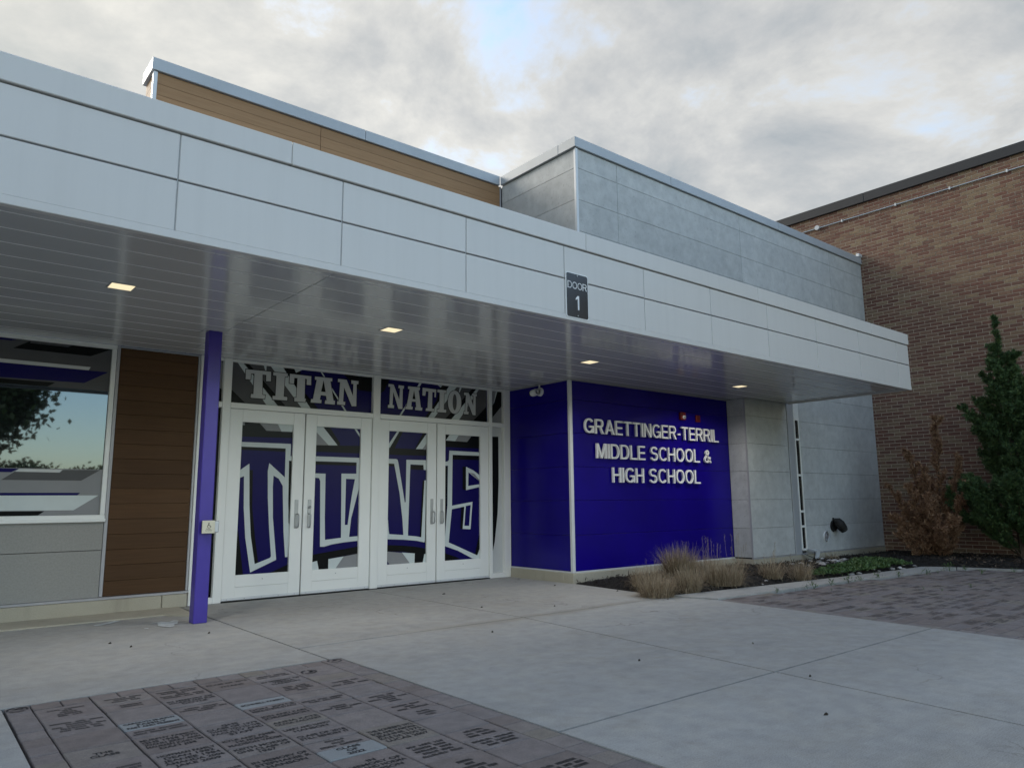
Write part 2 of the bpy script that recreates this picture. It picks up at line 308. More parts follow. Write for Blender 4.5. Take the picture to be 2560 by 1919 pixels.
GFX={
 'd1':[
  ('K',[2910,1976,3562,1980,3556,1812,2930,1799]),
  ('G',[3130,1970,3346,1968,3405,1882,3217,1881]),
  ('W',[3348,1968,3531,1967,3547,1883,3398,1881]),
  ('G',[2927,1971,2962,1962,2964,1927,2929,1928]),
  ('K',[2930,1685,3462,1685,3457,1647,2931,1651]),
  ('W',[2916,1739,3518,1741,3520,1685,2918,1687]),
  ('W',[3455,1706,3518,1726,3518,1599,3546,1600,3548,1543,3501,1544,3512,1050,3538,714,3528,442,3498,442,3468,728,3437,1248,3459,1353]),
  ('W',[2915,1407,2931,1419,3038,1500,3060,1031,3091,695,3149,386,3322,445,3332,464,3296,779,3266,1120,3253,1419,3267,1510,3457,1351,3439,1248,3385,1334,3323,1368,3320,1235,3336,891,3394,419,3102,298,3030,675,2997,1009,2983,1357,2919,1328]),
  ('K',[3043,1426,3080,1427,3093,1008,3137,694,3187,405,3152,390,3092,695,3061,1031]),
  ('K',[3502,1540,3560,1539,3560,760,3523,830,3512,1120]),
  ('K',[2947,766,3027,259,2906,257,2912,571]),
  ('K',[3546,365,3550,257,3306,271]),
 ],
 'd2':[
  ('W',[3805,1983,3903,1982,4118,1745,3997,1744,3807,1922]),
  ('G',[3807,1922,3997,1744,3813,1739]),
  ('K',[3903,1982,3996,1979,4151,1772,4131,1743,4118,1745]),
  ('K',[3807,1740,4442,1756,4438,1661,3810,1660]),
  ('W',[4324,1979,4355,1978,4439,1867,4437,1832]),
  ('W',[3805,1606,4439,1605,4441,1548,3807,1548]),
  ('K',[3807,1545,4378,1545,4376,1507,3809,1508]),
  ('W',[4377,1554,4419,1568,4440,1317,4320,859,4299,641,4436,648,4438,592,4240,580,4081,563,3978,540,3923,541,3900,1311,3885,1347,3808,1353,3806,1403,3966,1400,3968,1215,3973,879,3984,619,4192,635,4181,1118,4175,1406,4377,1407]),
  ('P',[4238,1343,4359,1341,4320,1130,4275,787,4238,786]),
  ('K',[3802,451,4045,478,4432,524,4435,439,4034,396,3799,363]),
  ('K',[3892,404,4034,402,4037,249,3917,256,3891,363]),
  ('W',[3793,360,3891,380,3920,256,3790,259]),
  ('W',[4034,392,4232,413,4117,255,4036,255]),
  ('G',[4232,413,4435,439,4439,259,4111,256]),
 ],
 'd3':[
  ('K',[4988,1981,5051,1982,4917,1739,4842,1742]),
  ('W',[4965,1982,4995,1981,4846,1748,4802,1742,4802,1758]),
  ('K',[5363,1987,5414,1987,5251,1749,5223,1748]),
  ('W',[5429,1988,5430,1857,5345,1749,5241,1747]),
  ('G',[5430,1857,5432,1740,5340,1748]),
  ('K',[4795,1746,5432,1745,5432,1662,4797,1659]),
  ('W',[4798,1605,4940,1607,4963,1598,4975,1563,5080,1051,5093,1056,5096,1602,5426,1604,5427,1470,5366,1476,5361,1539,5158,1543,5134,629,5267,613,5337,599,5378,1337,5404,1337,5401,579,5387,532,5267,558,5060,580,4792,596,4794,846,4837,834,4849,702,4860,656,5066,638,5049,835,5002,1162,4914,1543,4799,1548]),
  ('K',[4799,1546,4914,1543,4920,1512,4800,1513]),
  ('K',[5158,1535,5360,1536,5361,1473,5156,1478]),
  ('K',[5349,1337,5377,1337,5336,600,5313,606]),
  ('K',[5404,1331,5436,1332,5433,260,5392,532]),
  ('K',[4794,525,5061,505,5268,481,5431,448,5432,380,5235,401,5062,430,4795,445]),
  ('G',[4795,445,5045,416,5174,269,4878,270,4797,364]),
  ('W',[5045,420,5239,399,5236,266,5174,269]),
  ('K',[5239,401,5382,386,5366,264,5236,266]),
  ('W',[5385,386,5406,379,5405,268,5358,267]),
 ],
 'd4':[
  ('K',[5667,1985,6310,1992,6309,1792,5668,1793]),
  ('W',[5799,1986,5950,1987,5878,1879,5718,1882]),
  ('G',[5950,1987,6177,1988,6079,1878,5875,1879]),
  ('K',[5829,1690,6309,1691,6309,1630,5824,1625]),
  ('W',[5777,1746,6309,1741,6309,1691,5832,1690,5824,1002,6171,1052,6136,679,6003,687,6032,987,5823,955,5773,516,5962,440,6248,323,6314,450,6313,265,6168,285,5930,398,5669,484,5669,539,5696,532,5714,611,5750,1009,5755,1540,5670,1538,5669,1589,5746,1597,5770,1617]),
  ('P',[6055,996,6139,1008,6112,727,6032,729]),
  ('K',[5979,981,6027,986,6002,687,5961,691]),
  ('K',[5670,1528,5747,1530,5742,1021,5707,587,5692,538,5677,539]),
  ('W',[6058,1532,6185,1485,6308,1411,6308,1260,6058,1211]),
  ('P',[6100,1457,6308,1327,6308,1296,6095,1269]),
  ('G',[6120,1455,6201,1439,6308,1335,6291,1336]),
  ('K',[5999,1533,6057,1532,6057,1211,5999,1224]),
  ('K',[5670,392,5962,297,5671,269]),
  ('K',[6281,591,6314,590,6314,462,6248,323,6208,340]),
 ],
 'sr':[
  ('K',[6467,1973,6639,1979,6641,1347,6617,882,6563,491,6494,242,6464,244]),
  ('P',[6467,1960,6521,1962,6517,1213,6490,949,6468,950]),
 ],
 'su':[
  ('K',[6625,2678,6735,2678,6707,2431,6464,2183,6465,2353,6553,2449]),
  ('W',[6606,2676,6638,2677,6566,2471,6553,2449]),
 ],
 'tl':[
  ('D',[2753,2676,3407,2676,3766,2161,2780,2150]),
  ('K',[2769,2347,2980,2165,2780,2150]),
  ('W',[2835,2660,2899,2658,3364,2154,3218,2161]),
  ('K',[2908,2659,2956,2660,3461,2157,3364,2154]),
  ('W',[3147,2655,3186,2657,3186,2583,3173,2582]),
  ('W',[3219,2659,3369,2662,3766,2156,3650,2157]),
  ('K',[3369,2662,3521,2665,3609,2610,3559,2411,3869,2159,3766,2156]),
  ('W',[3522,2642,3637,2641,3547,2594]),
  ('K',[4239,2681,4583,2683,4588,2451,4383,2457,4178,2631]),
  ('W',[3843,2661,3861,2661,4238,2157,4213,2155]),
  ('K',[4009,2433,4105,2299,4023,2330]),
  ('O',[2947,2571,3241,2573,3243,2458,3186,2456,3184,2529,3141,2529,3150,2293,3184,2292,3179,2247,3015,2247,3016,2291,3045,2292,3046,2528,3008,2527,3005,2457,2947,2456]),
  ('O',[3268,2572,3444,2572,3443,2533,3409,2529,3404,2293,3449,2290,3448,2249,3271,2248,3271,2290,3305,2291,3307,2531,3267,2533]),
  ('O',[3470,2572,3739,2569,3740,2460,3684,2460,3684,2529,3662,2532,3664,2289,3679,2291,3675,2248,3537,2246,3535,2292,3562,2292,3566,2529,3526,2529,3524,2458,3468,2459]),
  ('O',[3787,2572,4015,2572,4014,2533,3991,2531,4039,2298,4060,2295,4058,2248,3925,2249,3929,2292,3949,2291,3940,2347,3870,2350,3859,2293,3882,2291,3880,2251,3743,2250,3746,2291,3771,2293,3811,2532,3787,2533]),
  ('O',[4092,2573,4209,2574,4300,2377,4304,2528,4273,2529,4274,2573,4374,2571,4372,2532,4349,2530,4351,2249,4288,2246,4177,2472,4169,2295,4198,2292,4194,2251,4088,2252,4090,2293,4111,2295,4121,2534,4091,2534]),
  ('L',[2947,2571,3241,2573,3243,2458,3186,2456,3184,2529,3141,2529,3150,2293,3184,2292,3179,2247,3015,2247,3016,2291,3045,2292,3046,2528,3008,2527,3005,2457,2947,2456]),
  ('L',[3268,2572,3444,2572,3443,2533,3409,2529,3404,2293,3449,2290,3448,2249,3271,2248,3271,2290,3305,2291,3307,2531,3267,2533]),
  ('L',[3470,2572,3739,2569,3740,2460,3684,2460,3684,2529,3662,2532,3664,2289,3679,2291,3675,2248,3537,2246,3535,2292,3562,2292,3566,2529,3526,2529,3524,2458,3468,2459]),
  ('L',[3787,2572,4015,2572,4014,2533,3991,2531,4039,2298,4060,2295,4058,2248,3925,2249,3929,2292,3949,2291,3940,2347,3870,2350,3859,2293,3882,2291,3880,2251,3743,2250,3746,2291,3771,2293,3811,2532,3787,2533]),
  ('L',[4092,2573,4209,2574,4300,2377,4304,2528,4273,2529,4274,2573,4374,2571,4372,2532,4349,2530,4351,2249,4288,2246,4177,2472,4169,2295,4198,2292,4194,2251,4088,2252,4090,2293,4111,2295,4121,2534,4091,2534]),
  ('K',[3900,2537,3932,2393,3872,2393]),
 ],
 'tr':[
  ('D',[5790,2665,6422,2670,6420,2171,5416,2156]),
  ('K',[4652,2679,4850,2679,4752,2481,4657,2419]),
  ('W',[5301,2661,5339,2660,4994,2156,4968,2156]),
  ('K',[5641,2663,5784,2665,5416,2158,5367,2162,5563,2420]),
  ('W',[5788,2662,5921,2665,5510,2160,5416,2160]),
  ('K',[6200,2669,6267,2667,5787,2156,5684,2154]),
  ('W',[6267,2665,6307,2664,5926,2160,5787,2156]),
  ('W',[5954,2658,5992,2658,5948,2563,5936,2577]),
  ('K',[6421,2399,6420,2161,6163,2160]),
  ('W',[5544,2651,5652,2642,5630,2607]),
  ('O',[4809,2579,4885,2577,4974,2384,4982,2534,4956,2536,4961,2575,5042,2573,5040,2536,5024,2535,5023,2263,4961,2263,4882,2479,4872,2306,4896,2303,4894,2265,4805,2265,4806,2303,4828,2305,4834,2541,4807,2542]),
  ('O',[5105,2575,5291,2576,5288,2536,5270,2536,5308,2305,5332,2301,5327,2264,5217,2265,5220,2302,5235,2303,5226,2375,5164,2374,5158,2305,5181,2305,5178,2267,5067,2266,5071,2303,5088,2304,5130,2538,5103,2540]),
  ('O',[5331,2575,5553,2571,5546,2461,5524,2462,5526,2529,5490,2530,5486,2301,5522,2302,5518,2266,5385,2266,5389,2301,5414,2303,5426,2532,5387,2533,5376,2469,5330,2469]),
  ('O',[5573,2573,5719,2572,5716,2533,5685,2533,5677,2304,5720,2304,5717,2263,5570,2262,5573,2303,5604,2305,5610,2533,5571,2535]),
  ('O',[5973,2429,5968,2377,5951,2330,5926,2292,5894,2267,5859,2256,5824,2262,5792,2283,5767,2317,5751,2361,5745,2411,5750,2462,5766,2509,5791,2547,5822,2573,5858,2584,5893,2579,5925,2559,5951,2524,5968,2479]),
  ('O',[6019,2572,6103,2570,6179,2396,6185,2534,6160,2535,6163,2569,6245,2569,6243,2532,6224,2531,6220,2259,6169,2261,6085,2438,6073,2305,6100,2305,6095,2263,6016,2264,6019,2301,6040,2305,6052,2533,6017,2535]),
  ('L',[4809,2579,4885,2577,4974,2384,4982,2534,4956,2536,4961,2575,5042,2573,5040,2536,5024,2535,5023,2263,4961,2263,4882,2479,4872,2306,4896,2303,4894,2265,4805,2265,4806,2303,4828,2305,4834,2541,4807,2542]),
  ('L',[5105,2575,5291,2576,5288,2536,5270,2536,5308,2305,5332,2301,5327,2264,5217,2265,5220,2302,5235,2303,5226,2375,5164,2374,5158,2305,5181,2305,5178,2267,5067,2266,5071,2303,5088,2304,5130,2538,5103,2540]),
  ('L',[5331,2575,5553,2571,5546,2461,5524,2462,5526,2529,5490,2530,5486,2301,5522,2302,5518,2266,5385,2266,5389,2301,5414,2303,5426,2532,5387,2533,5376,2469,5330,2469]),
  ('L',[5573,2573,5719,2572,5716,2533,5685,2533,5677,2304,5720,2304,5717,2263,5570,2262,5573,2303,5604,2305,5610,2533,5571,2535]),
  ('L',[5973,2429,5968,2377,5951,2330,5926,2292,5894,2267,5859,2256,5824,2262,5792,2283,5767,2317,5751,2361,5745,2411,5750,2462,5766,2509,5791,2547,5822,2573,5858,2584,5893,2579,5925,2559,5951,2524,5968,2479]),
  ('L',[6019,2572,6103,2570,6179,2396,6185,2534,6160,2535,6163,2569,6245,2569,6243,2532,6224,2531,6220,2259,6169,2261,6085,2438,6073,2305,6100,2305,6095,2263,6016,2264,6019,2301,6040,2305,6052,2533,6017,2535]),
  ('K',[5197,2525,5221,2409,5174,2409]),
  ('D',[5893,2423,5892,2387,5887,2355,5879,2329,5870,2313,5859,2306,5848,2311,5838,2326,5830,2351,5825,2382,5824,2417,5825,2452,5830,2484,5837,2510,5847,2527,5858,2534,5869,2529,5879,2514,5886,2489,5892,2458]),
 ],
}
# ================================================================== SETTING: ground
gr=pmesh('ground',[(-300,-300,-.12),(300,-300,-.12),(300,300,-.12),(-300,300,-.12)],[(0,1,2,3)],'lawn'); tag(gr,kind='structure')
J1=lambda y:4.46+.0997*(y-4.70)
E2=lambda y:6.80+.0915*(y-4.83)
pave=box('concrete_pavement',-9,6.3,-5,8.6,-.11,-.075,'sand'); tag(pave,kind='structure')
g=.006
SL=[[(-8,4.836),(2.36-g,4.836),(2.36-g,7.75),(-8,7.75)],
    [(2.36+g,5.34+g),(4.52-g,5.34+g),(4.52-g,8.36),(2.36+g,8.36)],
    [(4.52+g,5.34+g),(6.655,5.34+g),(6.81,7.03),(6.81,8.36),(4.52+g,8.36)],
    [(2.445,2.64+g),(J1(2.64)-g,2.64+g),(J1(5.34)-g,5.34-g),(2.36+g,5.34-g),(2.36+g,4.836),(2.445,4.836)],
    [(J1(2.64)+g,2.64+g),(E2(2.64)-.003,2.64+g),(6.797,4.84),(6.655,5.34-g),(J1(5.34)+g,5.34-g)],
    [(2.445,-.06+g),(J1(-.06)-g,-.06+g),(J1(2.64)-g,2.64-g),(2.445,2.64-g)],
    [(J1(-.06)+g,-.06+g),(E2(-.06)-.003,-.06+g),(E2(2.64)-.003,2.64-g),(J1(2.64)+g,2.64-g)],
    [(2.445,-4),(J1(-.06)-g,-4),(J1(-.06)-g,-.06-g),(2.445,-.06-g)],
    [(J1(-.06)+g,-4),(E2(-.06),-4),(E2(-.06)-.003,-.06-g),(J1(-.06)+g,-.06-g)],
    [(-8,2.2),(.52,2.2),(.52,4.828),(-8,4.828)],[(-8,-4),(.52,-4),(.52,2.19),(-8,2.19)]]
for s_ in SL: prism('slab',s_,-.075,0,'concrete',pave,.0025)
prism('wall_strip',[(-8,7.752),(2.08,7.752),(2.30,7.42),(2.345,8.36),(-8,8.36)],-.07,.012,'plinth_concrete',pave,.004)
def blob(name,pts,z,mat,parent):
    return pmesh(name,[(x,y,z) for x,y in pts],[tuple(range(len(pts)))],mat,parent)
blob('paint_smear',[(1.43,7.53),(1.47,7.50),(1.58,7.58),(1.69,7.69),(1.64,7.72),(1.60,7.68),(1.56,7.66),(1.52,7.62),(1.46,7.59)],.004,'paint_smear',pave)
blob('paint_smear',[(1.84,7.34),(1.90,7.30),(1.86,7.12),(1.92,6.98),(1.97,7.02),(1.99,7.12),(2.03,7.16),(2.09,7.34),(2.06,7.39),(2.00,7.31),(1.95,7.36)],.004,'paint_smear',pave)
blob('paint_smear',[(1.73,7.04),(1.76,7.03),(1.77,7.07),(1.74,7.08)],.004,'paint_smear',pave)

# kerb bands round the planting beds
kerb=prism('kerb',[(6.66,5.36),(12.3,4.90),(14.2,.2),(14.0,.2),(12.1,4.6),(6.80,4.84)],-.10,-.05,'sand'); tag(kerb,kind='structure')
ki=[(6.66,5.36),(8.18,5.20),(9.80,5.07),(11.34,4.97),(12.23,4.965)]; ko=[(6.81,4.845),(8.28,4.80),(9.50,4.75),(10.70,4.60),(11.95,4.545)]
for i in range(4):
    a,b,c,d=ki[i],ki[i+1],ko[i+1],ko[i]; prism('kerb_stone',[(a[0]+g,a[1]),(b[0]-g,b[1]),(c[0]-g,c[1]),(d[0]+g,d[1])],-.05,.012,'concrete',kerb,.005)
kk=[(12.24,4.96),(12.46,4.56),(12.72,3.75),(13.2,2.4),(13.9,.4)]; ko2=[(11.96,4.54),(12.30,4.50),(12.57,3.73),(13.05,2.36),(13.75,.36)]
for i in range(4):
    a,b,c,d=kk[i],kk[i+1],ko2[i+1],ko2[i]; prism('kerb_stone',[(a[0],a[1]-g),(b[0],b[1]+g),(c[0],c[1]+g),(d[0],d[1]-g)],-.05,.012,'concrete',kerb,.005)

# ------------------------------------------------------------------ engraved paver field in front
pv=box('brick_paving',.53,2.44,1.0,4.825,-.10,-.055,'sand'); tag(pv,'engraved brown memorial pavers set in the concrete in the foreground',kind='structure')
RH=.139; CW=.2755; X0=.645; Y0=4.70
WORDS=lambda n:[[random.choice((3,4,5,6,7)) for _ in range(random.choice((1,2,2,3)))] for _ in range(n)]
def engrave(par,x0,x1,y0,y1,txt,z):
    """letters cut in a paver; known words as type, worn ones as rows of unreadable strokes"""
    w=(x1-x0)*.86; 
    if isinstance(txt,str):
        ln=txt.split('\n'); lh=min((y1-y0)*.86/len(ln),.040); mb=MB()
        for i,t in enumerate(ln):
            me=textmesh(t,1,.030); vs=np.array([v.co[:] for v in me.vertices]); 
            if len(vs)==0: continue
            wd=vs[:,0].max()-vs[:,0].min(); sy=lh*.98; sx=min(sy*1.05,w/wd)
            yc=(y0+y1)/2+(len(ln)/2-.5-i)*lh
            mb.add([((x0+x1)/2+(v[0]-(vs[:,0].max()+vs[:,0].min())/2)*sx,yc+(v[1]-.35)*sy,z) for v in vs],[tuple(q.vertices) for q in me.polygons]); bpy.data.meshes.remove(me)
    else:
        lh=min((y1-y0)*.86/len(txt),.036); mb=MB()
        for i,wds in enumerate(txt):
            n=sum(wds)+len(wds)-1; cw=min(.0155,w/n); x=(x0+x1)/2-n*cw/2; yc=(y0+y1)/2+(len(txt)/2-.5-i)*lh; h=lh*.33
            for q in wds:
                for k in range(q):
                    a=x+cw*.10; b=x+cw*.88
                    kind=random.randrange(4); t=cw*.28
                    def rr(a_,b_,c_,d_): mb.add([(a_,c_,z),(b_,c_,z),(b_,d_,z),(a_,d_,z)],[(0,1,2,3)])
                    rr(a,a+t,yc-h,yc+h)
                    if kind!=0: rr(b-t,b,yc-h,yc+h)
                    if kind in(1,3): rr(a+t,b-t,yc+h*.55,yc+h)
                    if kind in(0,2): rr(a+t,b,yc-h*.2,yc+h*.25)
                    if kind==0: rr(a+t,b,yc-h,yc-h*.6)
                    x+=cw
                x+=cw
    return mb.build('engraved_text','engraving',par)
F='F'; PL='L'
COLS={0:([0,2.1,4.4,6.3,8.1,9.9,12],{0:WORDS(5),1:WORDS(5),3:"THE\nCLASS",4:WORDS(2)},()),
 1:([0,1.15,2.3,4.15,5.2,6.2,8.3,10.3,12],{0:WORDS(3),1:WORDS(2),3:"CAROLYN MURPHY\nFAMILY\nPAST AND PRESENT",4:WORDS(2),5:"MURPHY FAMILY\nGHS 1958 1970\nJOANN JERRY ANN\nMAUREEN JOHN TIM\nDAN JIM",6:"HOFFMAN FAMILY\nDEAN 1982\nJEANEE 1984\nAMANDA 2006\nJAKE 2009",7:WORDS(2)},(3,)),
 2:([0,1.9,3.2,4.6,6.3,8.3,9.4,10.4,12.4,14.4,16.4],{0:WORDS(5),1:"IN MEMORY OF\nMAURICE AND ELSIE\nDOYLE",2:WORDS(3),4:"GHS\nCLASS OF 1979\nTHANK YOU TO THE\nFACULTY AND\nSTAFF",5:"KYLE AND AMEE\nHURBIG\nMADISON VADIM",6:"KEITH MORRIS\nGHS CLASS OF\n1967",7:"IN MEMORY OF\nSTEPHANIE R\nHANSON",8:WORDS(4)},()),
 3:([0,1.7,4.2,5.15,6.2,7.3,8.3,9.3,10.45,11.42,12.4,14.6,16.5,18.5],{0:"CLASS OF 2010\n\nTITANS",2:"SCHNELL FAMILY",3:"DON  JOYCE\nMIKE-STEVE-STACY",4:"JON AND KARI\nJORGENSON",5:"ANNA KATE\nOLIVIA ZACHARY",6:"LARRY AND NANCY\nHANSON",7:"CLASS OF 2018\nSTILL SENDIN' IT",8:WORDS(2)+[[5,7]],9:"CLASS\nOF\n2022",10:"IN\nMEMORY OF\nED AND NORMA\nSIMPSON",11:WORDS(4)},(2,9)),
 4:([0,1.1,2.5,4.2,5.2,6.3,8.1,10.3,12.4,14.5,16.4,18.4],{0:WORDS(2),1:"IN MEMORY OF\nVERNA\nHANSON",2:WORDS(4),4:WORDS(2),5:WORDS(3),7:"THE ROHRER'S 1972\nBOB AND RAMONA\nJEANNE 1975\nKYLE DA TROG '04\nLUCAS 2007",8:WORDS(2)+["",][:0]+[[7,4],[5,4],[8,4]],9:WORDS(4)},()),
 5:([0,1.9,3.1,4.6,6.3,8.2,9.4,10.6,12.5,13.6,14.7,16.3,18.2,20],{2:WORDS(3),4:WORDS(5),5:WORDS(3),6:[[5],[7],[4]],8:WORDS(3),9:WORDS(3),11:WORDS(3),12:WORDS(2)},())}
for k,(bd,tx,light) in COLS.items():
    bd=list(bd)
    while bd[-1]<25: bd.append(bd[-1]+2)
    for i in range(len(bd)-1):
        x0=X0+k*CW; y1=Y0-bd[i]*RH; y0=Y0-bd[i+1]*RH; dz=random.uniform(-.0035,.0015)
        o=box('paver',x0+.0035,x0+CW-.0035,y0+.0022,y1-.0022,-.055,dz,'paver_light' if i in light else 'paver',pv,.004); o.rotation_euler=(random.uniform(-.012,.012),random.uniform(-.009,.009),random.uniform(-.006,.006))
        if i in tx: engrave(o,x0,x0+CW,y0,y1,tx[i],dz+.0012)
for k in range(12):
    dz=random.uniform(-.004,.001); box('paver',X0+k*CW/2+.003,X0+(k+1)*CW/2-.003,Y0+.003,4.826,-.055,dz,'paver',pv,.003)
for x0,x1 in ((.53,X0),(X0+6*CW,2.438)):
    y=4.826
    while y>1.1:
        dz=random.uniform(-.004,.001); box('paver',x0+.003,x1-.003,y-RH+.003,y,-.055,dz,'paver',pv,.003); y-=RH
# round emblems worn into the corner pavers
def ring(x,y,r,par):
    mb=MB(); n=22
    for k in range(n):
        if k%7==5: continue
        a,b=2*math.pi*k/n,2*math.pi*(k+1)/n
        mb.add([(x+r*math.cos(a),y+r*math.sin(a),.0018),(x+r*math.cos(b),y+r*math.sin(b),.0018),(x+r*.78*math.cos(b),y+r*.78*math.sin(b),.0018),(x+r*.78*math.cos(a),y+r*.78*math.sin(a),.0018)],[(0,1,2,3)])
    for q in range(5):
        cx=x+random.uniform(-.3,.3)*r; cy=y+random.uniform(-.3,.3)*r; mb.add([(cx-r*.3,cy-.006,.0018),(cx+r*.3,cy-.008,.0018),(cx+r*.2,cy+.008,.0018)],[(0,1,2)])
    mb.build('engraved_emblem','engraving',par)
ring(.585,4.765,.05,pv); ring(2.37,4.765,.05,pv); ring(X0+5.28*CW,Y0-.95*RH,.05,pv)

# ------------------------------------------------------------------ paver field on the right
pv2=prism('brick_paving',[(E2(0),0),(E2(4.84)-.01,4.84),(12.0,4.54),(12.3,4.4),(13.5,.4),(13.5,0)],-.10,-.055,'sand'); tag(pv2,'weathered paver field beside the planting bed on the right',kind='structure')
def inside(x,y,poly):
    c=False; j=len(poly)-1
    for i in range(len(poly)):
        xi,yi=poly[i]; xj,yj=poly[j]
        if (yi>y)!=(yj>y) and x<(xj-xi)*(y-yi)/(yj-yi)+xi: c=not c
        j=i
    return c
region=[(E2(0)-.01,0),(6.79,4.86)]+[(x,y+.02) for x,y in ko[1:]]+[(x+.02,y) for x,y in ko2[1:]]+[(13.7,0)]
clip=[(E2(0)+.002,0)]+[(6.805,4.84)]+[(x,y-.004) for x,y in ko[1:]]+[(x-.004,y) for x,y in ko2[1:]]+[(13.7,0)]
cells=[]
for j in range(36):
    y1=4.83-j*RH; yc=y1-RH/2
    cells.append((E2(yc)+.065,yc,.13))
    for i in range(26):
        x=E2(yc)+.13+CW*(i+.5)
        if inside(x+.10,yc+.05,clip) and inside(x-.10,yc+.05,clip): cells.append((x,yc,CW))
def inview(x,y,z):
    v=Vector((x,y,z-1.04)); d=v.dot(f)
    return d>.2 and abs(v.dot(r2)/d)<.705 and abs(v.dot(u2)/d)<.53
vis=[c for c in cells if inview(c[0],c[1],0)]; inv=[c for c in cells if not inview(c[0],c[1],0)]
vis.sort(key=lambda c:c[0]**2+c[1]**2)
for (x,y,w) in vis[:300]:
    me=boxmesh((w-.007,RH-.006,.055),'paver',.003,.0915); link('paver',me,pv2,Vector((x,y,-.0275+random.uniform(-.004,.0015)))-wl(pv2))
mb=MB()
for (x,y,w) in vis[300:]+inv: 
    z=random.uniform(-.004,.0015); mb.box(x-w/2+.003,x+w/2-.003,y-RH/2+.003,y+RH/2-.003,-.055,z)
tag(mb.build('pavers','paver',pv2),kind='stuff')
mb=MB()
for (x,y,w) in vis:
    if w<.2 or random.random()<.42: continue
    nl=random.choice((2,3,3)); lh=.030
    for q in range(nl):
        hw=random.uniform(.05,.115); yc=y+(nl/2-.5-q)*lh; xx=x-hw
        while xx<x+hw:
            ww=random.uniform(.010,.034); mb.add([(xx,yc-.007,.0035),(xx+ww,yc-.007,.0035),(xx+ww,yc+.007,.0035),(xx,yc+.007,.0035)],[(0,1,2,3)]); xx+=ww+random.uniform(.003,.012)
tag(mb.build('engraved_text','engraving_worn',pv2),kind='stuff')

# ------------------------------------------------------------------ planting bed
bed=[(6.80,7.06),(6.66,5.36),(8.18,5.20),(9.80,5.07),(11.34,4.97),(12.24,4.96),(12.46,4.56),(12.72,3.75),(13.2,2.4),(13.9,.4),(14.95,.4),(14.95,6.72),(10.38,6.72),(10.38,7.06)]
def polydist(X,Y,poly):
    d=np.full(X.shape,1e9); ins=np.zeros(X.shape,bool); j=len(poly)-1
    for i in range(len(poly)):
        x1,y1=poly[j];x2,y2=poly[i]; dx,dy=x2-x1,y2-y1; t=np.clip(((X-x1)*dx+(Y-y1)*dy)/(dx*dx+dy*dy),0,1)
        d=np.minimum(d,np.hypot(X-x1-t*dx,Y-y1-t*dy))
        ins^=((y2>Y)!=(y1>Y))&(X<(x1-x2)*(Y-y2)/((y1-y2) if y1!=y2 else 1e-9)+x2); j=i
    return np.where(ins,d,-d)
gx=np.arange(6.55,15.0,.045); gy=np.arange(.3,7.12,.045); GX,GY=np.meshgrid(gx,gy,indexing='ij'); sd=polydist(GX,GY,bed)
hz=-.02+.09*np.clip(sd/.35,0,1)+rng.uniform(-.016,.022,sd.shape)*(sd>0)
hz=np.where(sd<=0,-.06,hz); V=np.stack([GX,GY,hz],-1).reshape(-1,3); ny=len(gy); Fq=[]
for i in range(len(gx)-1):
    for j in range(ny-1):
        if max(sd[i,j],sd[i+1,j],sd[i,j+1],sd[i+1,j+1])>-.03: Fq.append((i*ny+j,(i+1)*ny+j,(i+1)*ny+j+1,i*ny+j+1))
tag(pmesh('mulch_bed',V,Fq,'mulch'),kind='structure')
def scatter(n,poly,x0,x1,y0,y1,mn=.02):
    X=rng.uniform(x0,x1,n*4); Y=rng.uniform(y0,y1,n*4); s=polydist(X,Y,poly); k=s>mn; return X[k][:n],Y[k][:n],s[k][:n]
def chips(name,n,poly,bb,mat,size,hfun):
    X,Y,s=scatter(n,poly,*bb); n=len(X); D=unit(np.stack([rng.normal(size=n),rng.normal(size=n),rng.normal(size=n)*.35],-1))
    Z=hfun(s); Nn=unit(np.stack([rng.normal(size=n)*.5,rng.normal(size=n)*.5,np.ones(n)],-1))
    return tag(leaves(name,np.stack([X,Y,Z],-1),D,Nn,rng.uniform(*size,n),rng.uniform(.006,.018,n),mat),kind='stuff')
hf=lambda s:-.012+.09*np.clip(s/.35,0,1)+.012
tag(chips('mulch_chips',7000,bed,(6.6,14.9,3.0,7.0),'mulch_chip',(.03,.085),hf),'loose dark wood mulch chips covering the planting bed','mulch')
lit=[(12.3,4.9),(12.75,3.8),(13.3,2.2),(14.8,2.2),(14.8,6.0),(13.0,5.4)]
tag(chips('leaf_litter',2600,lit,(12.2,14.9,2.2,6.0),'leaf_litter',(.03,.07),hf),'dry brown leaf litter under the two junipers','leaf litter')
# ================================================================== BUILDINGS
sb=empty('school_building',(6.8,8.33,0)); tag(sb,'modern school entrance block with grey, wood and purple cladding and white double doors','building')
SOF=2.67; YW=8.33; YG=6.70
# --- left wing wall with window, panels and wood boards
lw=box('wall',-8,2.43,8.40,9.2,0,2.72,'joint_dark',sb)
box('plinth',-8,2.172,8.25,8.40,0,.135,'plinth_concrete',sb,.006); box('plinth',2.178,2.42,8.25,8.40,0,.135,'plinth_concrete',sb,.006)
box('base_trim',-8,2.432,8.27,8.40,.137,.160,'trim_grey',sb,.003)
for x0,x1 in ((-1.6,1.603),(-4.8,-1.612)): 
    for z0,z1 in ((.162,.608),(.614,.885)): box('panel',x0,x1,8.315,8.398,z0,z1,'tan_panel',lw)
box('corner_trim',1.607,1.640,8.305,8.398,.162,SOF-.003,'trim_grey',lw,.004)
zs=[.163]+[.309+.1505*i for i in range(15)]+[2.562,SOF-.02]
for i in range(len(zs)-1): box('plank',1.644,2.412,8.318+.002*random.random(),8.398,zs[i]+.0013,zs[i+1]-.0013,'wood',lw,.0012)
box('corner_trim',2.414,2.436,8.305,8.398,.162,SOF-.003,'trim_grey',lw,.004)
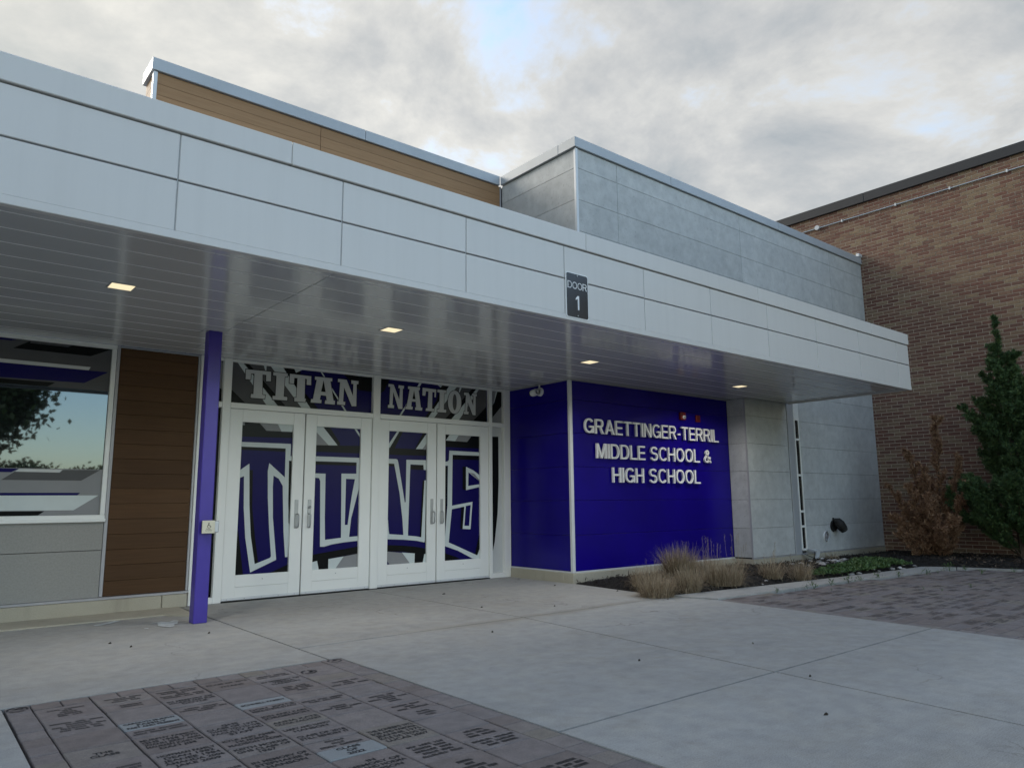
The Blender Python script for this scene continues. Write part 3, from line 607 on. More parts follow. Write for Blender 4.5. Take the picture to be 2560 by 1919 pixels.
box('head_trim',1.644,2.412,8.312,8.398,SOF-.019,SOF-.004,'trim_grey',lw)
wi=box('window',-4.6,1.600,8.345,8.395,.905,2.655,'black_metal',sb)
for nm,x0,x1,z0,z1 in (('frame',-4.6,1.607,SOF-.045,SOF-.003),('frame',-4.6,1.607,.900,.955),('frame',1.562,1.605,.956,SOF-.046),('frame',-.62,-.56,.956,SOF-.046)): box(nm,x0,x1,8.300,8.344,z0,z1,'door_white',wi,.004)
box('sill',-4.6,1.612,8.275,8.31,.885,.918,'door_white',wi,.005)
for x0,x1 in ((-.558,1.561),(-4.6,-.622)): box('pane',x0,x1,8.332,8.344,.957,SOF-.046,'window_glass',wi)
GI={k:i for i,k in enumerate('WPKGDLO')}; VM=['vinyl_'+k for k in 'WPKGDL']
def graphic(polys,par,y,base=None,rect=None,step=.0005,name='vinyl_graphic'):
    mb=MB(); n=0
    def put(pts,c,yy): mb.add([(a,yy,b) for a,b in pts],[tuple(range(len(pts)))],GI[c])
    if base: x0,x1,z0,z1=rect; put([(x0,z0),(x1,z0),(x1,z1),(x0,z1)],base,y)
    first=True; O=0
    for c,flat in polys:
        pts=[(flat[i]/1000,flat[i+1]/1000) for i in range(0,len(flat),2)]
        area=sum(pts[i][0]*pts[(i+1)%len(pts)][1]-pts[(i+1)%len(pts)][0]*pts[i][1] for i in range(len(pts)))
        if area<0: pts=pts[::-1]
        n+=1; yy=y-step*n
        if c=='O':
            for i in range(len(pts)):
                a=Vector(pts[i]); b=Vector(pts[(i+1)%len(pts)]); d=(b-a).normalized(); q=Vector((d.y,-d.x))*.007; e=d*.006
                put([tuple(a-e),tuple(a-e+q),tuple(b+e+q),tuple(b+e)],'K',yy-step*.02*(i%3))
        else: put(pts,c,yy)
    return mb.build(name,VM,par)
def fl(*p): return [int(round(a*1000)) for a in p]
top=[('K',fl(.72,2.535,.855,2.62,1.2,2.622,1.555,2.624,1.374,2.533)),('D',fl(.86,2.62,1.21,2.622,1.17,2.60,.85,2.60)),('L',fl(-.55,2.425,1.382,2.421,1.367,2.388,-.55,2.385)),('P',fl(-.55,2.385,1.542,2.385,1.335,2.255,-.55,2.23)),('K',fl(-.55,2.23,1.087,2.235,1.026,2.191,-.55,2.192)),('P',fl(-.55,2.622,.75,2.622,.70,2.605,-.55,2.59)),('P',fl(-.55,2.18+.012,.4,2.2,.3,2.19,-.55,2.19))]
graphic(top,wi,8.331,'D',(-.556,1.560,2.19,2.622))
bot=[('P',fl(-.55,1.398,.862,1.396,.80,1.36,-.55,1.36)),('D',fl(.728,1.288,.86,1.39,1.194,1.364,1.216,1.389,1.541,1.395,1.38,1.288)),('L',fl(.86,1.394,1.216,1.391,1.19,1.364,.83,1.366)),('P',fl(-.55,1.169,1.38,1.17,1.357,1.145,-.55,1.143)),('W',fl(-.55,1.143,1.542,1.145,1.335,1.002,-.55,1.01)),('K',fl(-.55,1.005,1.095,.997,1.043,.958,-.55,.958))]
graphic(bot,wi,8.331,'G',(-.556,1.560,.957,1.40))
# --- entrance glazing
YD=8.345
ew=box('wall',2.44,6.84,8.46,9.2,0,2.72,'joint_dark',sb)
for nm,x0,x1,z0,z1 in (('mullion',2.440,2.530,0,SOF-.002),('mullion',2.690,2.781,.0,SOF-.002),('mullion',4.569,4.671,0,SOF-.002),('mullion',6.434,6.487,0,SOF-.002),('mullion',6.702,6.818,0,SOF-.002)):
    box(nm,x0,x1,8.295,8.42,z0+.001,z1,'door_white',ew,.004)
for x0,x1 in ((2.531,2.689),(2.782,4.568),(4.672,6.433),(6.488,6.701)):
    box('rail',x0,x1,8.298,8.418,2.108,2.172,'door_white',ew,.004); box('rail',x0,x1,8.298,8.418,2.637,SOF-.003,'door_white',ew,.004)
for x0,x1 in ((2.531,2.689),(6.488,6.701)): box('rail',x0,x1,8.298,8.418,.001,.066,'door_white',ew,.004)
box('threshold',2.782,6.433,8.29,8.45,.0005,.010,'black_metal',ew)
def glazing(x0,x1,z0,z1,key,base,nm='transom_window'):
    w=box(nm,x0,x1,8.352,8.362,z0,z1,'dark_glass',sb); graphic(GFX.get(key,[]),w,8.3515,base,(x0,x1,z0,z1)); return w
GFX['sl1']=[('K',fl(2.5,2.42,2.72,2.30,2.72,2.15,2.5,2.15)),('D',fl(2.62,2.70,2.7,2.7,2.7,2.6))]
GFX['sl2']=[('L',fl(2.52,.05,2.61,.05,2.60,.80,2.52,.80))]
glazing(2.782,4.568,2.173,2.636,'tl','P'); glazing(4.672,6.433,2.173,2.636,'tr','P')
glazing(6.488,6.701,2.173,2.636,'su','G','side_light'); glazing(6.488,6.701,.067,2.107,'sr','L','side_light')
glazing(2.531,2.689,2.173,2.636,'sl1','G','side_light'); glazing(2.531,2.689,.067,2.107,'sl2','K','side_light')
DO=[(2.785,3.672,2.930,3.533,'d1',3.600,1),(3.687,4.565,3.822,4.416,'d2',3.760,-1),(4.675,5.546,4.819,5.404,'d3',5.478,1),(5.561,6.430,5.694,6.288,'d4',5.635,-1)]
for di,(x0,x1,g0,g1,key,hx,sg) in enumerate(DO):
    mb=MB(); y0,y1=8.318,8.365; zb,zt=.014,2.104; b0,b1=.280,1.964
    d=box('door',x0,g0,y0,y1,zb,zt,'door_white',sb,.003)           # lock or hinge stile
    box('stile',g1,x1,y0,y1,zb,zt,'door_white',d,.003)
    box('rail',g0+.0005,g1-.0005,y0+.0012,y1,b1,zt,'door_white',d,.002); box('rail',g0+.0005,g1-.0005,y0+.0012,y1,.153,b0,'door_white',d,.002)
    box('kick_rail',g0+.0005,g1-.0005,y0+.0016,y1,zb,.151,'door_white',d,.002)
    box('door_sweep',x0+.004,x1-.004,y0-.006,y0-.0005,zb+.002,.045,'trim_light',d,.002)
    box('pane',g0,g1,8.350,8.360,b0,b1,'dark_glass',d)
    graphic(GFX[key],d,8.3495,'P',(g0,g1,b0,b1))
    box('handle_plate',hx-.022,hx+.022,y0-.006,y0-.0005,.765,1.092,'steel',d,.002)
    hb=MB(); zc=(.775,.930); hb.tube([(hx+.008*sg,y0-.004,zc[0]),(hx+.008*sg,y0-.045,zc[0]+.004),(hx+.008*sg,y0-.058,zc[0]+.020),(hx+.008*sg,y0-.058,zc[1]-.020),(hx+.008*sg,y0-.045,zc[1]-.004),(hx+.008*sg,y0-.004,zc[1])],.0085,10)
    hb.build('handle','steel',d,True)
    if di==1:
        hb=MB(); hb.tube([(hx,y0-.003,1.005),(hx,y0-.022,1.005)],.016,14); hb.build('lock_cylinder','steel',d,True)
    hb=MB(); cx=(g0+g1)/2; hb.tube([(cx,y0+.002,.225),(cx,y0-.004,.225)],.006,8); hb.build('badge','trim_grey',d)
    for k in range(5):
        sx=x0+.06+(x1-x0-.12)*k/4; hb=MB(); hb.tube([(sx,y0-.005,.03),(sx,y0-.009,.03)],.005,6); hb.build('screw','steel',d)
# --- purple clad wall
pw=box('wall',6.845,10.42,7.068,8.9,0,SOF+.03,'purple_paint',sb)  # paler core shows in the seams, painting the light caught on panel edges
ZS=[.147,.606,1.055,1.50,1.947,2.396,SOF-.016]
for i in range(6):
    box('panel',6.858,10.399,7.043,7.067,ZS[i]+.0022,ZS[i+1]-.0022,'purple_panel',pw,.002)
    box('panel',6.823,6.844,7.078,8.292,ZS[i]+.0022,ZS[i+1]-.0022,'purple_panel',pw,.002)
box('corner_trim',6.808,6.857,7.030,7.077,.130,SOF-.016,'trim_light',pw,.004)
box('base_trim',6.858,10.40,7.030,7.067,.128,.146,'trim_light',pw,.002); box('base_trim',6.812,6.844,7.078,8.292,.128,.146,'trim_light',pw,.002)
box('head_trim',6.808,10.40,7.030,7.067,SOF-.015,SOF-.002,'trim_grey',pw); box('head_trim',6.808,6.844,7.068,8.292,SOF-.015,SOF-.002,'trim_grey',pw)
box('plinth',6.800,10.42,7.022,7.20,-.05,.127,'plinth_concrete',sb,.006); box('plinth',6.800,6.95,7.201,8.292,-.05,.127,'plinth_concrete',sb,.006)
# --- grey clad wall: pier, right wall, upper volume
gw=box('wall',10.42,14.92,YG+.025,8.9,0,SOF+.04,'joint_dark',sb)
GZ=[.147,.597,1.047,1.497,1.940,2.387,2.832,3.282,3.732,4.182,4.631,5.076,5.527,5.806]
for i in range(6):
    z0,z1=GZ[i]+.002,min(GZ[i+1],SOF-.002)-.002
    box('panel',10.405,11.632,YG,YG+.024,z0,z1,'grey_panel',gw,.0015)
    box('panel',10.402,10.419,YG+.026,7.040,z0,z1,'grey_panel',gw,.0015)
box('corner_trim',10.394,10.404,YG-.004,YG+.025,.147,SOF-.004,'trim_grey',gw)
box('metal_strip',11.655,11.852,YG-.006,YG+.024,.130,SOF+.25,'metal_silver',gw,.003)
box('base_trim',10.394,14.92,YG-.012,YG+.024,.126,.145,'trim_grey',gw,.002)
box('plinth',10.40,14.92,YG-.010,7.021,-.05,.125,'plinth_concrete',sb,.006)
sw=box('strip_window',11.853,12.018,YG+.004,YG+.020,.196,2.83,'dark_glass',sb)
for x0,x1,z0,z1 in ((11.853,11.880,.196,2.83),(11.990,12.018,.196,2.83)): box('frame',x0,x1,YG-.012,YG+.003,z0,z1,'door_white',sw,.002)
box('frame',11.881,11.989,YG-.011,YG+.003,2.398,2.83,'door_white',sw,.002)
for z in (2.067,1.454,.841,.590,.206): box('glazing_bar',11.881,11.989,YG-.011,YG+.003,z-.018,z+.018,'door_white',sw,.002)
for i in range(13):
    z0,z1=GZ[i]+.002,GZ[i+1]-.002
    if z1<3.0 or i<6: 
        box('panel',12.021,14.918,YG,YG+.024,z0,z1,'grey_panel',gw,.0015)
uw=box('wall',6.725,14.92,YG+.025,13.5,SOF+.05,5.80,'joint_dark',sb)
for i in range(6,13):
    z0,z1=GZ[i]+.002,GZ[i+1]-.002
    for x0,x1 in ((6.735,7.518),(7.523,10.552),(10.557,13.586),(13.591,14.918)):
        if i==6 and x1<11.6: continue
        box('panel',x0,x1,YG,YG+.024,z0,z1,'grey_panel',uw,.0015)
    if i>6: box('panel',6.700,6.724,YG+.030,8.300,z0,z1,'grey_panel',uw,.0015)
box('corner_trim',6.688,6.733,YG-.012,YG+.029,3.40,5.806,'trim_light',uw,.004)
cp=box('coping',6.66,8.715,YG-.035,YG+.30,5.812,5.955,'metal_bluegrey',sb,.004)
for x0,x1 in ((8.719,11.75),(11.754,14.90)): box('coping',x0,x1,YG-.035,YG+.30,5.812,5.955,'metal_bluegrey',sb,.004)
box('coping',6.66,6.96,YG+.304,8.29,5.812,5.955,'metal_bluegrey',sb,.004)
box('flashing',14.78,14.92,YG-.05,YG+.02,5.956,6.03,'trim_light',sb,.01)
# --- wood clad parapet above the canopy
ww=box('wall',1.80,6.69,8.352,8.69,3.0,5.80,'joint_dark',sb)
wz=[5.806-.1315*i for i in range(20)]
for i in range(17):
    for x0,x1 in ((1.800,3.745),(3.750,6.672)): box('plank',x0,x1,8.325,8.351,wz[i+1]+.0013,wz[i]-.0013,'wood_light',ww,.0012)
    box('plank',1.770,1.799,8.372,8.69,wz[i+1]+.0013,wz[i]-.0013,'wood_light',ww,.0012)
box('corner_trim',1.756,1.799,8.311,8.371,3.4,5.806,'trim_light',ww,.004); box('corner_trim',6.674,6.697,8.315,8.351,3.4,5.806,'trim_grey',ww,.003)
for x0,x1 in ((1.735,4.364),(4.368,6.655)): box('coping',x0,x1,8.292,8.73,5.812,5.957,'metal_bluegrey',sb,.004)
box('roof',-8,6.70,8.75,16,2.9,3.40,'trim_grey',sb)

# ------------------------------------------------------------------ canopy
cn=box('entrance_canopy',-8,11.61,4.68,6.66,SOF+.03,3.47,'joint_dark'); tag(cn,'long white panelled entrance canopy with grey metal soffit boards','canopy')
YF=4.629
sx=[-4.35,-3.25,-2.15,-1.05,.055,1.158,2.268,3.360,4.452,5.545,6.648,7.765,8.895,10.045,11.226,11.634]
h=.0038
for i in range(len(sx)-1):
    x1=sx[i+1]-(h if i<len(sx)-2 else 0)
    box('fascia_panel',sx[i]+h,x1,YF,4.678,3.033,3.329,'fascia_white',cn,.003); box('fascia_panel',sx[i]+h,x1,YF,4.678,2.70,3.021,'fascia_white',cn,.003)
    if i<len(sx)-2:
        box('joint_strip',sx[i+1]-h+.0005,sx[i+1]+h-.0005,YF+.006,4.678,2.70,3.329,'joint_grey',cn)
box('lower_trim',-8,11.634,YF-.004,4.678,2.648,2.6995,'fascia_white',cn,.003)
cx=[-8,-3.825,-.975,1.875,4.725,7.575,10.425,11.640]
for i in range(len(cx)-1): box('coping',cx[i]+.0015,cx[i+1]-.0015,YF-.016,4.95,3.339,3.503,'fascia_white',cn,.004)
for z0,z1 in ((2.648,3.021),(3.033,3.329),(3.339,3.503)): box('fascia_panel',11.612,11.636,4.682,6.64,z0,z1,'fascia_white',cn,.003)
ys=[4.680]+[4.815+.2915*i for i in range(13)]
ys[-1]=8.31
for i in range(13):
    for x0,x1 in ((-8,2.268),(2.274,6.655),(6.661,11.61)):
        if x0>6 and ys[i]>7.1: continue
        if 2<x0<3 and ys[i]>6.9: x1=6.842
        o=box('soffit_board',x0,x1,ys[i]+.0071,ys[i+1]-.0071,SOF,SOF+.022,'soffit_metal',cn,.002)
        if i: box('groove_highlight',x0,x1,ys[i]-.0068,ys[i]+.0068,SOF-.0012,SOF+.012,'soffit_highlight',cn)  # proud pale strip, a painted highlight along each groove between boards
box('end_board',11.50,11.634,4.68,6.69,SOF-.006,SOF-.0005,'soffit_metal',cn,.002)

# ------------------------------------------------------------------ brick building
XB=14.925
bb=box('brick_building',XB+.006,26,-7,22,0,7.11,'mortar'); tag(bb,'tall brown brick building with dark metal roof edge on the right','building')
BL,BC=.2135,.0677
bricks=[]
for j in range(105):
    z=.01+BC*j
    off=(j%2)*BL/2+random.uniform(-.004,.004)
    for i in range(-8,36):
        y=2.6+off+BL*i; bricks.append((y,z))
def bvis(y,z):
    if not inview(XB,y+.1,z): return False
    if y>6.60 and z<5.95: return False
    return True
vb=[b for b in bricks if bvis(*b)]; nb=[b for b in bricks if not bvis(*b) and b[0]<8.9]
vb.sort(key=lambda b:(b[0]**2+XB**2+(b[1]-1.04)**2)+(60 if (b[1]<3.9 and b[0]<5.0) else 0))
bme=boxmesh((.055,BL-.0115,BC-.0115),'brick',0)
for (y,z) in vb[:300]: link('brick',bme,bb,Vector((XB+.0275+random.uniform(-.002,.002),y+BL/2,z+BC/2))-wl(bb))
mb=MB()
for (y,z) in vb[300:]+nb:
    dx=random.uniform(-.002,.002); mb.box(XB+dx,XB+.05,y+.0057,y+BL-.0057,z+.0057,z+BC-.0057)
tag(mb.build('bricks','brick',bb),kind='stuff')
for y0,y1 in ((-7,-3.2),(-3.196,.1),(.104,3.3),(3.304,6.5),(6.504,9.7),(9.704,22)): box('coping',XB-.05,XB+.6,y0,y1,7.115,7.312,'dark_coping' if 'dark_coping' in MATS else 'black_metal',bb,.006)
mb=MB(); mb.tube([(XB-.022,-6,6.85),(XB-.022,9.5,6.86)],.012,8); mb.build('conduit','metal_silver',bb,True)
for y in (7.0,5.9,4.9,3.95,2.9): mb=MB(); mb.box(XB-.04,XB,y-.012,y+.012,6.832,6.885); mb.build('conduit_clip','trim_light',bb)
mb=MB(); mb.tube([(XB-.06,7.54,6.863),(XB,7.54,6.863)],.052,16); mb.build('junction_box','metal_silver',bb)
# ================================================================== FITTINGS
# post
po=box('support_post',2.125,2.247,7.035,7.157,0,SOF-.001,'purple_paint',None,.006); tag(po,'square purple steel post holding up the canopy by the doors','post')
mb=MB(); mb.box(2.08,2.29,6.99,7.20,SOF-.006,SOF-.0005); mb.build('cap_plate','soffit_metal',po)
# door opener
bt=box('door_opener_button',2.150,2.290,6.985,7.033,.795,.898,'rubber',None,.004); tag(bt,'square steel wheelchair push button on the purple post','push button')
box('side_box',2.250,2.286,6.979,6.9845,.797,.896,'metal_silver',bt,.002)
box('push_plate',2.138,2.252,6.970,6.984,.787,.903,'steel_plate',bt,.003)
mb=MB(); mb.tube([(2.196,6.969,.8775),(2.196,6.9685,.8775)],.0045,10)
def stroke(mb,pts,w,y):
    for a,b in zip(pts[:-1],pts[1:]):
        a=Vector(a);b=Vector(b);d=(b-a).normalized()*w*.5;n=Vector((-d.y,d.x)); a=a-d;b=b+d
        mb.add([(q.x,y,q.y) for q in (a+n,a-n,b-n,b+n)],[(0,1,2,3)])
stroke(mb,[(2.194,.872),(2.194,.858),(2.206,.857),(2.212,.846),(2.217,.848)],.004,6.9690); stroke(mb,[(2.194,.866),(2.204,.866)],.003,6.9690)
ar=[(2.198+.014*math.cos(t),.851+.014*math.sin(t)) for t in np.linspace(2.2,6.0,12)]; stroke(mb,ar,.0032,6.9688)
mb.build('wheelchair_symbol','sign_black',bt)
def textobj(name,s,par,cx,cz,y,h,mat,w=None,offset=0,ext=0):
    me=textmesh(s,1,offset,ext); vs=np.array([v.co[:] for v in me.vertices]); wd=vs[:,0].max()-vs[:,0].min(); ht=vs[:,1].max()-vs[:,1].min()
    sy=h/ht; sxx=(w/wd) if w else sy; mx=(vs[:,0].max()+vs[:,0].min())/2; my=(vs[:,1].max()+vs[:,1].min())/2
    mb=MB(); mb.add([(cx+(v[0]-mx)*sxx,y-v[2],cz+(v[1]-my)*sy) for v in vs],[tuple(q.vertices) for q in me.polygons]); bpy.data.meshes.remove(me)
    return mb.build(name,mat,par)
textobj('lettering','PUSH',bt,2.195,.8265,6.9692,.009,'sign_black',.040); textobj('lettering','TO OPEN',bt,2.195,.812,6.9692,.009,'sign_black',.062)
def arc(cx,cy,rx,ry,a0,a1,n=14,e=2.25):
    o=[]
    for k in range(n+1):
        a=R(a0+(a1-a0)*k/n); c,s=math.cos(a),math.sin(a); o.append((cx+rx*math.copysign(abs(c)**(2/e),c),cy+ry*math.copysign(abs(s)**(2/e),s)))
    return o
def RC(x0,x1,y0,y1): return ('q',[(x0,y0),(x1,y0),(x1,y1),(x0,y1)])
ST=.132; BR=.122
FONT={'A':(.92,[('q',[(0,0),(.16,0),(.535,1),(.385,1)]),('q',[(.76,0),(.92,0),(.535,1),(.385,1)]),RC(.22,.70,.24,.36)]),
'E':(.74,[RC(0,ST,0,1),RC(ST,.74,0,BR),RC(ST,.70,.44,.565),RC(ST,.73,1-BR,1)]),'T':(.82,[RC(.3375,.4825,0,1-BR),RC(0,.82,1-BR,1)]),'I':(ST,[RC(0,ST,0,1)]),
'N':(.82,[RC(0,.14,0,1),RC(.68,.82,0,1),('q',[(0,1),(.16,1),(.82,0),(.66,0)])]),'L':(.68,[RC(0,ST,0,1),RC(ST,.68,0,BR)]),
'M':(.98,[RC(0,.135,0,1),RC(.845,.98,0,1),('q',[(0,1),(.18,1),(.565,0),(.42,0)]),('q',[(.80,1),(.98,1),(.56,0),(.415,0)])]),
'H':(.82,[RC(0,ST,0,1),RC(.82-ST,.82,0,1),RC(ST,.82-ST,.44,.565)]),'-':(.36,[RC(.02,.34,.33,.46)]),
'R':(.86,[RC(0,ST,0,1),('r',[(.10,.937),(.50,.937)]+arc(.50,.715,.255,.222,90,-90,10)+[(.10,.493)],False),('q',[(.42,.45),(.585,.45),(.86,0),(.69,0)])]),
'D':(.86,[RC(0,ST,0,1),('r',[(.10,.936),(.40,.936)]+arc(.40,.5,.388,.436,90,-90,14)+[(.10,.064)],False)]),
'S':(.82,[('r',arc(.41,.725,.315,.215,18,270,16)+arc(.41,.285,.335,.225,90,-162,16)[1:],False)]),
'C':(.88,[('r',arc(.47,.5,.40,.437,40,320,24),False)]),'O':(.94,[('r',arc(.47,.5,.40,.437,0,360,30)[:-1],True)]),
'G':(.93,[('r',arc(.47,.5,.40,.437,40,322,24),False),RC(.795,.93,.02,.50),RC(.52,.795,.385,.50)]),
'&':(.88,[('r',[(.84,.03),(.32,.62),(.25,.76),(.31,.89),(.43,.935),(.56,.88),(.58,.76),(.44,.60),(.20,.44),(.075,.27),(.13,.12),(.32,.062),(.54,.12),(.70,.28),(.77,.47)],False)]),
'1':(.5,[RC(.24,.40,0,1),('q',[(.24,1),(.24,.80),(.02,.68),(.02,.80)])])}
def layout(s,x0,x1,cap,sp=.165,space=.46):
    adv=0; items=[]
    for ch in s:
        if ch==' ': adv+=space; continue
        w,parts=FONT[ch]; items.append((parts,adv)); adv+=w+sp
    adv-=sp; k=(x1-x0)/adv
    return [(parts,x0+o*k,k) for parts,o in items]
def letter(parts,ox,k,z0,cap,yf,yb,name,mat,par,t=.126):
    """one raised letter: bars and bent ribbons, each a hair proud of the last"""
    mb=MB()
    for n,p in enumerate(parts):
        y=yf-.0004*n
        if p[0]=='q':
            pts=p[1]; m=len(pts); a=sum(pts[i][0]*pts[(i+1)%m][1]-pts[(i+1)%m][0]*pts[i][1] for i in range(m)); pts=pts if a>0 else pts[::-1]
            P=[(ox+x*k,z0+z*cap) for x,z in pts]
            mb.add([(x,y,z) for x,z in P]+[(x,yb,z) for x,z in P],[tuple(range(m))]+[(i,m+i,m+(i+1)%m,(i+1)%m) for i in range(m)])
        else:
            c=[Vector(q) for q in p[1]]; cl=p[2]; m=len(c); Lp=[];Rp=[]
            for i in range(m):
                a=c[i-1] if (i or cl) else c[i]; b=c[(i+1)%m] if (i<m-1 or cl) else c[i]
                d1=(c[i]-a); d2=(b-c[i]); d=((d1.normalized() if d1.length>1e-6 else Vector((0,0)))+(d2.normalized() if d2.length>1e-6 else Vector((0,0)))).normalized(); nn=Vector((-d.y,d.x))*t*.5
                q1=c[i]+nn; q2=c[i]-nn; Lp.append((ox+q1.x*k,z0+q1.y*cap)); Rp.append((ox+q2.x*k,z0+q2.y*cap))
            V=[(x,y,z) for x,z in Lp]+[(x,y,z) for x,z in Rp]+[(x,yb,z) for x,z in Lp]+[(x,yb,z) for x,z in Rp]; F_=[]
            for i in range(m if cl else m-1):
                j=(i+1)%m; F_+=[(i,m+i,m+j,j),(i,j,2*m+j,2*m+i),(m+i,3*m+i,3*m+j,m+j)]
            if not cl: F_+=[(0,2*m,3*m,m),(m-1,2*m-1,4*m-1,3*m-1)]
            mb.add(V,F_)
    return mb.build(name,mat,par)
# door number sign
sg=empty('door_sign',(4.60,4.62,2.68)); tag(sg,'black DOOR 1 plate with white rim on the canopy edge','sign')
def rrect(x0,x1,z0,z1,rad,y0,y1,name,mat,par):
    pts=[]
    for cx,cz,a0 in ((x1-rad,z1-rad,0),(x0+rad,z1-rad,90),(x0+rad,z0+rad,180),(x1-rad,z0+rad,270)):
        for k in range(6): a=R(a0+90*k/5); pts.append((cx+rad*math.cos(a),cz+rad*math.sin(a)))
    n=len(pts); mb=MB(); mb.add([(a,y0,b) for a,b in pts]+[(a,y1,b) for a,b in pts],[tuple(range(n))[::-1],tuple(range(n,2*n))]+[(i,(i+1)%n,n+(i+1)%n,n+i) for i in range(n)]); return mb.build(name,mat,par)
rrect(4.458,4.742,2.672,3.094,.026,4.6195,4.6275,'plate','sign_white',sg); rrect(4.466,4.734,2.680,3.086,.020,4.6180,4.6193,'face','sign_black',sg)
for parts,ox,k in layout('DOOR',4.478,4.722,.066,.10): letter(parts,ox,k,2.944,.066,4.6168,4.6178,'lettering','sign_white',sg,.10)
letter(FONT['1'][1],4.574,.115,2.752,.132,4.6168,4.6178,'lettering','sign_white',sg)
for z in (3.070,2.697): mb=MB(); mb.tube([(4.6,4.618,z),(4.6,4.612,z)],.006,8); mb.build('screw','steel',sg)
# wall lettering
wt=empty('wall_lettering',(8.55,7.04,1.29)); tag(wt,'raised white school name letters in three lines on the purple wall','lettering')
for s_,x0,x1,z0,z1 in (('GRAETTINGER-TERRIL',7.045,10.065,1.953,2.153),('MIDDLE SCHOOL &',7.266,9.842,1.620,1.822),('HIGH SCHOOL',7.573,9.540,1.296,1.502)):
    for parts,ox,sx_ in layout(s_,x0,x1,z1-z0): letter(parts,ox,sx_,z0,z1-z0,6.990,7.018,'letter','sign_white',wt)
# security camera
sc=empty('security_camera',(6.82,7.66,2.54)); tag(sc,'small white security camera on the purple side wall','security camera')
mb=MB(); mb.tube([(6.82,7.62,2.56),(6.79,7.62,2.56),(6.775,7.62,2.56)],[.062,.060,.045],20); mb.build('base','plastic_white',sc,True)
mb=MB(); mb.tube([(6.775,7.62,2.56),(6.755,7.64,2.55),(6.735,7.66,2.545)],.022,12); mb.build('arm','plastic_white',sc,True)
mb=MB(); mb.tube([(6.735,7.60,2.552),(6.735,7.615,2.551),(6.735,7.69,2.543),(6.735,7.705,2.541)],[.030,.048,.048,.044],18); mb.build('body','plastic_white',sc,True)
mb=MB(); mb.tube([(6.735,7.7055,2.541),(6.735,7.725,2.538)],.042,18); mb.build('lens','sign_black',sc,True)
mb=MB(); mb.tube([(6.78,7.60,2.615),(6.78,7.60,2.655)],.012,10); mb.build('cable_gland','plastic_white',sc,True)
# fire alarms
fa=box('fire_alarm',9.135,9.262,7.000,7.0425,2.262,2.380,'alarm_red',None,.006); tag(fa,'red fire alarm strobe with clear lens above the word TERRIL','fire alarm','fire alarms on the purple wall')
mb=MB(); mb.tube([(9.205,6.998,2.305),(9.205,6.975,2.303),(9.205,6.965,2.302)],[.028,.024,.010],14); mb.build('strobe_lens','sign_white',fa,True)
mb=MB(); mb.tube([(9.16,6.999,2.345),(9.16,6.992,2.345)],.014,10); mb.build('sounder','black_metal',fa)
fb=box('fire_alarm',9.540,9.640,7.012,7.0425,2.255,2.360,'alarm_red',None,.005); tag(fb,'smaller square red fire alarm sounder right of the strobe','fire alarm','fire alarms on the purple wall')
for k in range(4): box('grille_slot',9.555,9.625,7.0085,7.0115,2.275+.02*k,2.283+.02*k,'black_metal',fb)
# downlights (lit)
for x,y,lb in ((1.155,6.0,'recessed square downlight left of the purple post'),(3.480,6.0,'recessed square downlight above the left doors'),(6.175,6.02,'recessed square downlight near the purple corner'),(9.285,6.04,'recessed square downlight furthest to the right')):
    dl=empty('downlight',(x,y,SOF)); tag(dl,lb,'ceiling light','lit downlights in the canopy soffit'); s_=.090
    mb=MB(); mb.box(x-s_,x+s_,y-s_,y-s_+.010,SOF-.005,SOF+.002); mb.box(x-s_,x+s_,y+s_-.010,y+s_,SOF-.005,SOF+.002); mb.box(x-s_,x-s_+.010,y-s_+.0105,y+s_-.0105,SOF-.005,SOF+.002); mb.box(x+s_-.010,x+s_,y-s_+.0105,y+s_-.0105,SOF-.005,SOF+.002); mb.build('trim_ring','trim_grey',dl)
    mb=MB(); mb.box(x-s_+.0105,x+s_-.0105,y-s_+.0105,y+s_-.0105,SOF-.0035,SOF-.001); mb.build('lens','lamp_lens',dl)
    al=bpy.data.lights.new('downlight_lamp','AREA'); al.shape='SQUARE'; al.size=.15; al.energy=LAMP_W; al.color=(1,.95,.88); al.spread=R(150)
    ao=bpy.data.objects.new('downlight_lamp',al); col.objects.link(ao); ao.parent=dl; ao.location=(0,0,-.012)
# floodlight and round cap on the grey wall
fl_=empty('floodlight',(13.0,6.69,.43)); tag(fl_,'black hooded wall light low on the grey wall','wall light')
mb=MB(); mb.tube([(12.95,6.699,.57),(12.95,6.670,.57)],[.10,.095],18); mb.build('back_plate','black_metal',fl_,True)
mb=MB(); mb.tube([(12.955,6.665,.68),(12.96,6.62,.655),(12.985,6.585,.60),(13.02,6.555,.53),(13.045,6.54,.485)],[.03,.075,.088,.080,.060],16); mb.build('hood','black_metal',fl_,True)
mb=MB(); mb.tube([(12.95,6.68,.715),(12.95,6.68,.665)],.016,8); mb.build('knob','black_metal',fl_)
vc=empty('vent_cap',(12.685,6.69,.31)); tag(vc,'round grey metal cap left of the black wall light','vent cap')
mb=MB(); mb.tube([(12.685,6.699,.40),(12.685,6.688,.40),(12.685,6.680,.40)],[.092,.092,.082],24); mb.build('flange','trim_light',vc,True)
mb=MB(); mb.tube([(12.685,6.681,.40),(12.685,6.672,.40)],[.055,.045],20); mb.build('face','trim_grey',vc,True)
mb=MB(); mb.tube([(12.672,6.674,.405),(12.672,6.655,.405)],[.02,.014],10); mb.build('knob','steel',vc,True)
